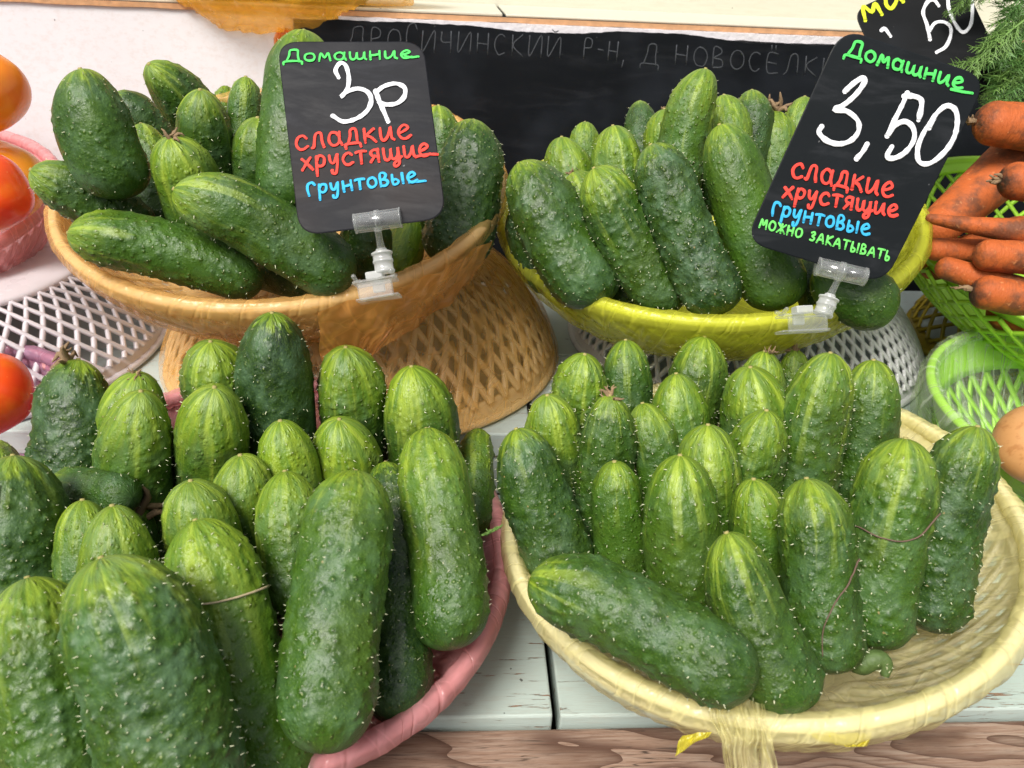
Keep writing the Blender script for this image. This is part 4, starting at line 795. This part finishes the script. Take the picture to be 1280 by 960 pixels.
tomato(-90, 210, 60, .52, T1, 'orange tomato out at the very left of the pink tomato basket', (0, 0), 5)
tomato(-22, 492, 57, .44, T3, 'red tomato at the left edge above the broad dark cucumber', (.4, .4), 4)
lb = BOWLS['LF'] = dict(C=ray(-75, 560, .455), n=unit([.03, -.15, 1]), R=.082, h=.055, rb=.045)
lb['C'][2] = .075
o = mk('LF', 'basket', M_PK, 'small mauve film-wrapped basket with a red tomato at the left edge', N=48); liner('film_liner', *o, F_MV, .95, .1, .0016, 11, loose=.004)

# ------------------------------------------------------------------ carrots
mc = NT('carrot'); c = mc.n('ShaderNodeAttribute', attribute_name='rest').outputs['Vector']; oc = mc.obj(); sp = mc.n('ShaderNodeSeparateXYZ', {0: c}); rgs = mc.noise(mc.mapping(c, (1.2, 1.2, 9.)), 2.2, 4, .6, .3); dirt = mc.noise(oc, 45., 5, .65); fine = mc.noise(oc, 300., 3)
col = mc.mix(mc.noise(oc, 25., 3), (.42, .085, .018), (.55, .14, .032)); col = mc.mix(mc.rng(rgs, .56, .70, 0, .35), col, (.30, .07, .02)); col = mc.mix(mc.rng(dirt, .40, .62, 0, .9), col, (.13, .050, .024)); col = mc.mix(mc.rng(fine, .62, .75, 0, .4), col, (.75, .35, .14))
e = mc.n('ShaderNodeAttribute', attribute_name='endk').outputs['Fac']; col = mc.mix(mc.math('MULTIPLY', e, mc.rng(dirt, .3, .55)), col, (.035, .022, .014))
M_CARROT = mc.done(mc.bsdf(Base_Color=col, Roughness=.6, Specular_IOR_Level=.3, Normal=mc.bump(mc.math('ADD', rgs, mc.math('MULTIPLY', fine, .3)), .0012, .6)))
def carrot(p0, d0, w0, p1, d1, w1, label, dark=0., seed=0, bend=0.):
    A, B = ray(*p0, d0), ray(*p1, d1); L = np.linalg.norm(B-A); ax = (B-A)/L; X = unit(np.cross(ax, A_([0, 0, 1.]))); Y = np.cross(ax, X); r0, r1 = w0/2*d0/FPX, w1/2*d1/FPX; rg = np.random.RandomState(seed)
    s = np.linspace(0, 1, 70); s = .5-.5*np.cos(math.pi*s); z = s*L; r = r0+(r1-r0)*s; e0 = min(r0, L*.3); e1 = min(r1, L*.3)
    r = r*np.sqrt(np.clip(1-np.clip(1-z/e0, 0, 1)**2.4, .0004, 1))*np.sqrt(np.clip(1-np.clip(1-(L-z)/e1, 0, 1)**2.2, .0004, 1)); th = np.linspace(0, 2*math.pi, 48, endpoint=False)
    Rr = r[:, None]*(1+.03*np.cos(2*th+rg.rand()*6)[None]+.012*np.sin(z*260+rg.rand()*6)[:, None]*np.cos(th+1)[None]+.010*np.sin(z*520)[:, None]*np.cos(2*th)[None])
    P = A+z[:, None, None]*ax+Rr[..., None]*(np.cos(th)[None, :, None]*X+np.sin(th)[None, :, None]*Y)+(bend*L*4*s*(1-s))[:, None, None]*Y
    base = (A+B)/2; o = fastmesh('carrot', P.reshape(-1, 3)-base, grid_quads(70, 48), M_CARROT); o.location = base; me = o.data
    rest = np.stack([np.repeat(np.cos(th)[None], 70, 0), np.repeat(np.sin(th)[None], 70, 0), np.repeat((z/.02)[:, None], 48, 1)], -1).reshape(-1, 3)+seed
    q = me.attributes.new('rest', 'FLOAT_VECTOR', 'POINT'); q.data.foreach_set('vector', rest.astype(np.float32).ravel())
    q = me.attributes.new('endk', 'FLOAT', 'POINT'); q.data.foreach_set('value', np.repeat((dark*np.exp(-(z/(r0*.55))**2))[:, None], 48, 1).astype(np.float32).ravel())
    tag(o, label, 'carrot')
    if dark: m = MB(); [m.tube([A+ax*.001-base, A-ax*.003-base+rg.randn(3)*.001, A-ax*.006-base+rg.randn(3)*.002], [.0016, .0012, .0005], 6) for _ in range(5)]; m.build('leaf_stub', M_STALK, o)
    return o
carrot((1214, 362), .475, 42, (1330, 384), .47, 44, 'carrot with dark soil on its upper side nearest the lime rim', .9, 1)
carrot((1170, 331), .49, 26, (1310, 376), .48, 40, 'carrot lying just inside the front left of the lime rim', 0, 3)
carrot((1217, 318), .475, 38, (1340, 326), .47, 44, 'carrot with a smooth blunt orange tip pointing left, mid basket', 0, 2)
carrot((1157, 311), .50, 28, (1300, 318), .50, 36, 'short rounded carrot under the long thin one', 0, 4)
carrot((1157, 272), .485, 11, (1350, 294), .47, 46, 'long thin carrot lying straight across with its tip at the left', 0, 5, .02)
carrot((1250, 224), .475, 46, (1360, 236), .475, 52, 'carrot with a dark brown cut end pointing left, right edge', 1., 6)
carrot((1156, 298), .52, 46, (1296, 178), .535, 74, 'thick carrot slanting up to the right at the back of the basket', 0, 7)
carrot((1219, 152), .50, 52, (1370, 168), .50, 66, 'topmost carrot with a dark dirty end under the dill', 1., 8)
carrot((1150, 335), .53, 40, (1300, 290), .53, 60, 'shaded carrot at the bottom of the lime basket', 0, 9)
carrot((1235, 385), .50, 44, (1380, 420), .49, 54, 'carrot low behind the lime lattice at the right edge', 0, 10)

# ------------------------------------------------------------------ onion in film-wrapped lime bowl, bottom right
lb = BOWLS['ON'] = dict(C=A_([.345, .400, .110]), n=unit([-.05, -.10, 1]), R=.094, h=.062, rb=.05)
o = mk('ON', 'basket', M_LM, 'small lime basket wrapped in clear film holding an onion', N=40, sw=.0022, band=.32); liner('film_liner', *o, F_CL, .9, .1, .0018, 12, loose=.006)
mo = NT('onion_skin'); c = mo.obj(); v = mo.noise(mo.mapping(c, (1, 1, .12)), 260., 3, .6); col = mo.mix(mo.noise(c, 20., 3), (.52, .24, .08), (.66, .36, .15)); col = mo.mix(mo.rng(v, .5, .7, 0, .5), col, (.36, .13, .035)); M_ON = mo.done(mo.bsdf(Base_Color=col, Roughness=.35, Normal=mo.bump(v, .0003, .5)))
C = ray(1300, 556, .395); R = .0205; na, nr = 64, 48; u = np.linspace(0, math.pi, nr); a = np.linspace(0, 2*math.pi, na, endpoint=False)
rr = R*np.sin(u)*(1+.05*np.sin(u)); zz = R*np.cos(u)*.95+np.where(u < .45, (.45-u)**2*.06, 0); rr = np.maximum(rr, .0012*(u < 1))
V = np.stack([rr[:, None]*np.cos(a), rr[:, None]*np.sin(a), np.repeat(zz[:, None], na, 1)], -1).reshape(-1, 3); o = fastmesh('onion', V, grid_quads(nr, na), M_ON); o.location = C; o.rotation_euler = (.5, -.3, 0); tag(o, 'yellow-brown onion in the lime basket at the right edge', 'onion')
m = MB(); [m.tube([(0, 0, R*.9), (random.uniform(-.002, .002), random.uniform(-.002, .002), R*1.15), (random.uniform(-.004, .004), random.uniform(-.004, .004), R*1.4)], [.0016, .0012, .0004], 6) for _ in range(6)]; m.build('dry_neck', M_STALK, o)
C = ray(1345, 600, .42); o2 = o.copy(); S.collection.objects.link(o2); o2.location = C; o2['label'] = 'onion lower down behind the cream basket rim at the right edge'; 
for ch_ in list(o.children): q = ch_.copy(); S.collection.objects.link(q); q.parent = o2

# ------------------------------------------------------------------ dill
M_DILL = simple('dill', (.075, .17, .035), .55, .45, 120.); M_DILL2 = simple('dill_pale', (.15, .27, .06), .55, .3, 120.)
def frond(seed, ln=.075, mat=M_DILL):
    rg = np.random.RandomState(seed); m = MB(); pts = [A_([0., 0, 0])]; d = unit(A_([1, rg.uniform(-.2, .2), rg.uniform(-.1, .2)]))
    for k in range(14): d = unit(d+rg.randn(3)*.10+A_([0, 0, -.045])); pts.append(pts[-1]+d*ln/14)
    m.tube(pts, np.linspace(.0008, .00022, 15), 5)
    for k in range(2, 15):
        for sd in (-1, 1):
            for rep in range(2):
                q = pts[k].copy(); T = unit(pts[k]-pts[k-1]); dd = unit(T*.8+A_([0, sd*.8, 0])+rg.randn(3)*.35); l2 = ln*.30*(1-.45*k/15)*rg.uniform(.7, 1.1); pth = [q]
                for j in range(5): dd = unit(dd+rg.randn(3)*.13+T*.12); pth.append(pth[-1]+dd*l2/5)
                m.tube(pth, np.linspace(.00032, .00014, 6), 3)
                for j in (1, 2, 3, 4):
                    for s2 in (-1, 1):
                        e = unit(dd*.8+np.cross(dd, A_([0, 0, 1.]))*s2*.9+rg.randn(3)*.3); m.tube([pth[j], pth[j]+e*l2*.16, pth[j]+e*l2*.34+dd*l2*.06], [.00028, .00024, .0001], 3)
    return np.vstack(m.V), m.F
root = empty('dill_bunch', ray(1290, 40, .55)); tag(root, 'bunch of feathery green dill hanging over the top right corner', 'dill')
protos = [frond(s, .062) for s in (1, 2, 3, 4)]; pm = []
for i, (v, f) in enumerate(protos):
    o = mesh('frond', v, f, M_DILL if i % 2 else M_DILL2, root, False); pm.append(o)
rg = np.random.RandomState(3); k = 0
spots = [((1275, -30), (1215, 5)), ((1290, 0), (1195, 62)), ((1288, 20), (1215, 95)), ((1292, 40), (1240, 118)), ((1296, 30), (1262, 125)), ((1300, 60), (1290, 120)), ((1262, -40), (1200, -8)), ((1290, -20), (1222, 38)), ((1300, 10), (1250, 60)), ((1310, 40), (1270, 100)), ((1300, -10), (1236, 20)), ((1310, 30), (1225, 75)), ((1295, 55), (1255, 110)), ((1280, -10), (1210, 30)), ((1308, 0), (1262, 40)), ((1315, 50), (1278, 122)), ((1300, -40), (1240, -6)), ((1285, 25), (1232, 112))]
for (a, b) in spots:
    A, B = ray(*a, .53+rg.uniform(-.02, .03)), ray(*b, .53+rg.uniform(-.03, .02)); X = unit(B-A); Z = unit(np.cross(np.cross(X, A_([0, 0, 1.])), X)); Y = np.cross(Z, X); t = rg.uniform(-.6, .6); Y, Z = Y*math.cos(t)+Z*math.sin(t), Z*math.cos(t)-Y*math.sin(t)
    sc = np.linalg.norm(B-A)/.058; o = pm[k] if k < 4 else pm[k % 4].copy()
    if k >= 4: S.collection.objects.link(o); o.parent = root
    o.matrix_basis = Matrix.Translation(-root.location)@Matrix([[X[i]*sc, Y[i]*sc, Z[i]*sc, A[i]] for i in range(3)]+[[0, 0, 0, 1]]); k += 1
# small sprig caught by the pink rim
v, f = frond(9, .014); o = mesh('dill_sprig', v, f, M_DILL2, None, False); A, B = ray(600, 669, .352), ray(634, 656, .345); X = unit(B-A); Z = unit(np.cross(X, FW)); Y = np.cross(Z, X)
o.matrix_world = Matrix([[X[i]*.95, Y[i]*.6, Z[i]*.6, A[i]] for i in range(3)]+[[0, 0, 0, 1]]); tag(o, 'tiny green dill sprig caught beside the pink rim', 'dill sprig')

# ------------------------------------------------------------------ orange bag with pale squashes on the shelf
root = empty('film_bag', stall(-.19, .53, .2888)); tag(root, 'orange translucent bag of pale green squashes hanging over the shelf edge', 'bag')
def blob(name, mat, px, py, dep, rx, ry, rz, seed, amp, parent, na=120, nr=80, freq=9.):
    C = ray(px, py, dep); Cc_ = Vector(C)-parent.location; u = np.linspace(.001, math.pi-.001, nr); a = np.linspace(0, 2*math.pi, na, endpoint=False); V = []
    for uu in u:
        for aa in a:
            d = A_([math.sin(uu)*math.cos(aa), math.sin(uu)*math.sin(aa), math.cos(uu)]); f = 1+amp*(mn.noise(Vector(d)*2.2+Vector((seed, 0, 0)))*.9+.5*(abs(mn.noise(Vector((d[0]*freq, d[1]*freq*.5, d[2]*freq*.6+seed))))-.2)); q = A_(Cc_)+d*A_([rx, ry, rz])*f; back = (q[1]+parent.location[1])-(.2565+.4735+.074*(q[0]+parent.location[0])); q[2] = max(q[2], .2905-parent.location[2]) if back > -.004 else q[2]; V.append(q)
    return fastmesh(name, V, grid_quads(nr, na), mat, parent)
F_BAG = film_mat('orange_bag_film', (1., .56, .06), .48, .12, 22., .4, radial=False, tk=.9)
M_SQ = simple('pale_squash', (.84, .88, .34), .4, .12, 40.)
blob('bag_film', F_BAG, 338, -56, .665, .132, .085, .070, 3, .13, root)
blob('squash', M_SQ, 275, -54, .665, .056, .058, .046, 7, .05, root, 48, 32); blob('squash', M_SQ, 400, -54, .665, .056, .058, .046, 8, .05, root, 48, 32); blob('squash', M_SQ, 338, -75, .70, .05, .04, .045, 9, .05, root, 48, 32)
m = MB()
for k in range(7):
    q = ray(352+k*1.5, 36, .655); P = [q+A_([random.uniform(-.003, .003), -.001*k*.3, 0])]; 
    for j in range(5): P.append(P[-1]+A_([-.0012+random.uniform(-.002, .002), random.uniform(-.001, .001), -.0042]))
    m.tube(P, [.003, .0036, .0030, .0034, .0028, .0016], 7, .35, (random.uniform(-1, 1), 1, 0))
o = m.build('knot_tail', F_ORD, root); o.location = -root.location
p = ray(50, -3, .68); o = MB().tube([ray(36, -6, .68), ray(44, 1, .677), ray(52, 0, .68), ray(61, 6, .676)], [.002, .006, .0065, .0008], 8, .3, (.3, 1, .4)).build('film_scrap', F_ORD, None, True, p); tag(o, 'orange film scrap at the top left corner of the white riser', 'film scrap')

# loose film of the peach basket draped over the upturned one
def drape(name, pxs, deps, mat, par, seed, amp=.004, label=None, cat=None, nu=70, nv=60):
    """pxs: rows of control pixels (top to bottom), deps matching; bilinear sheet with crumples"""
    PX = A_(pxs, float); D = A_(deps, float); r, c = D.shape; V = []
    for i in range(nv):
        fi = i/(nv-1)*(r-1); i0 = min(int(fi), r-2); ti = fi-i0
        for j in range(nu):
            fj = j/(nu-1)*(c-1); j0 = min(int(fj), c-2); tj = fj-j0
            w4 = [(1-ti)*(1-tj), (1-ti)*tj, ti*(1-tj), ti*tj]; q = [(i0, j0), (i0, j0+1), (i0+1, j0), (i0+1, j0+1)]
            xy = sum(wk*PX[a, b] for wk, (a, b) in zip(w4, q)); d = sum(wk*D[a, b] for wk, (a, b) in zip(w4, q))
            x, y = xy; f = amp*(abs(mn.noise(Vector((fj*2.1+.4*fi, fi*.5, seed))))*1.6+.45*mn.noise(Vector((fj*5, fi*.9, seed+4)))-.3)
            ed = 4*mn.noise(Vector((x*.04, y*.04, seed+8))); V.append(ray(x+ed, y+ed, d-f))
    o = fastmesh(name, A_(V)-A_(par.location if par else (0, 0, 0)), grid_quads(nv, nu, False), mat, par)
    fa = A_([[((j/(nu-1))*5+.5*math.sin(i/nv*3+seed)), i/nv*.7, seed] for i in range(nv) for j in range(nu)]); q = o.data.attributes.new('film', 'FLOAT_VECTOR', 'POINT'); q.data.foreach_set('vector', fa.astype(np.float32).ravel()); return o
bo = BOWLS['BL']['o']
def kid_world(o, par):  # mesh already in world coordinates, child of a rotated root
    o.parent = par; o.matrix_basis = par.matrix_basis.inverted(); return o
kid_world(drape('loose_film', [[(395, 388), (470, 370), (560, 335), (615, 300)], [(400, 410), (470, 395), (540, 372), (600, 335)], [(400, 440), (455, 425), (500, 405), (560, 380)], [(405, 470), (440, 462), (470, 440), (520, 410)]], [[.373, .378, .398, .44], [.385, .388, .41, .45], [.40, .405, .42, .455], [.413, .414, .42, .455]], F_ORD, None, 1, .004), bo)
# knotted film end of the cream basket hanging over the counter edge
fo = BOWLS['FR']['o']
kid_world(drape('film_knot', [[(880, 874), (905, 872), (930, 873), (955, 880)], [(888, 900), (905, 893), (935, 896), (960, 903)], [(902, 925), (915, 922), (940, 925), (968, 928)], [(905, 962), (918, 958), (940, 958), (972, 968)], [(900, 1000), (915, 990), (945, 995), (980, 1005)]], [[.290, .287, .287, .29], [.281, .278, .278, .281], [.280, .277, .277, .280], [.279, .276, .276, .279], [.278, .275, .275, .278]], F_KN, None, 5, .006), fo)
F_YEL = film_mat('yellow_film', (.80, .72, .06), .75)
kid_world(drape('film_corner', [[(852, 918), (868, 912), (890, 915)], [(848, 928), (866, 926), (886, 922)], [(842, 944), (856, 936), (872, 926)]], [[.291, .290, .289]]*3, F_YEL, None, 8, .002, nu=24, nv=20), fo)
kid_world(drape('film_corner', [[(1010, 916), (1050, 918), (1090, 916)], [(1020, 924), (1055, 926), (1088, 924)], [(1040, 930), (1062, 934), (1083, 932)]], [[.287, .286, .287]]*3, F_YEL, None, 9, .002, nu=30, nv=16), fo)

# ------------------------------------------------------------------ root hairs lying on cucumbers, stub stalk
def lab(sub): return [v for k, v in POS.items() if sub in k][0]
def hair(sub, pts, mat, label, r=.00028, name='root_hair'):
    """pts: (t along, angle in degrees round the body from the camera side) of the cucumber"""
    A, B, R, ob, o = lab(sub); me = ob.data; V = np.zeros(len(me.vertices)*3, np.float32); me.vertices.foreach_get('co', V); V = V.reshape(-1, 3)
    P = []
    L = np.linalg.norm(B-A); bx = o.get('bend', 0.)
    for t, an in catmull(pts, 8):
        a = math.radians(an); sx = bx*L*4*t*(1-t); d = A_([math.sin(a), -math.cos(a)]); cand = np.abs(V[:, 2]-t*L) < .0025; q = V[cand]; pr = (q[:, 0]-sx)*d[0]+q[:, 1]*d[1]; tt = np.abs((q[:, 0]-sx)*d[1]-q[:, 1]*d[0]) < .003
        rad = pr[tt].max() if tt.any() else R; P.append(A_([sx+d[0]*(rad+r*.8), d[1]*(rad+r*.8), t*L]))
    w_ = A_([ob.matrix_world@Vector(p) for p in P]); k = len(w_); o = MB().tube(w_, np.linspace(r*1.2, r*.6, k), 5).build(name, mat, None, True, w_[0]); tag(o, label, 'root hair'); return o
bpy.context.view_layer.update()

hair('dry root hair round', [(.30, -80), (.29, -40), (.275, 0), (.25, 40), (.27, 75)], M_ROOT, 'pale dry root hair wrapped across the mottled yellow-green cucumber', .00045)
hair('dark root thread', [(.42, -75), (.52, -40), (.60, -15), (.72, 5), (.86, 12)], M_ROOTD, 'thin dark root thread lying on the yellow-tipped cucumber', .00036)
hair('tangled root hair', [(.30, -70), (.42, -35), (.44, 0), (.42, 40), (.50, 62), (.58, 80)], M_ROOTD, 'thin dark root hair crossing the large bright-topped cucumber', .00034)
hair('pale scratch', [(.12, 20), (.3, 25), (.5, 50)], M_ROOT, 'pale dry thread on the broad dark cucumber at the left edge', .00032)
def wire(pts, dep, r, mat, label, name='root_hair'):
    P = A_([ray(x, y, d) for (x, y), d in zip(catmull(pts, 6), np.interp(np.linspace(0, 1, len(catmull(pts, 6))), np.linspace(0, 1, len(dep)), dep))]); o = MB().tube(P, np.linspace(r, r*.5, len(P)), 5).build(name, mat, None, True, P[0]); tag(o, label, 'root hair')
wire([(1148, 786), (1165, 784), (1180, 778), (1192, 770)], [.345, .343, .345], .0004, M_ROOT, 'pale curled root hair below the rightmost dark cucumber')
# shrivelled stub under the bright-topped cucumber
P = [ray(*q) for q in ((1068, 812, .333), (1074, 828, .325), (1086, 826, .322), (1100, 824, .321), (1107, 832, .320), (1106, 846, .319))]
o = MB().tube(catmull(P, 4), np.interp(np.linspace(0, 1, 21), [0, .25, .5, .8, 1], [.0055, .0050, .0042, .0030, .0016]), 12).build('cucumber_stub', M_GSTALK, None, True, P[0]); tag(o, 'small shrivelled green cucumber stub on the bare film of the cream basket', 'stub')
m = MB()
for k in range(60):
    t = random.random(); c = P[int(t*4)+0]*(1-t)+P[min(5, int(t*4)+1)]*t; c = P[2]+(P[4]-P[2])*t+unit(np.random.randn(3))*.0034; d = unit(np.random.randn(3)-FW); m.tube([c, c+d*.0012], [.0003, .0001], 3)
q = m.build('bristles', M_SPINE, o, False); q['kind'] = 'stuff'; q.location = -o.location
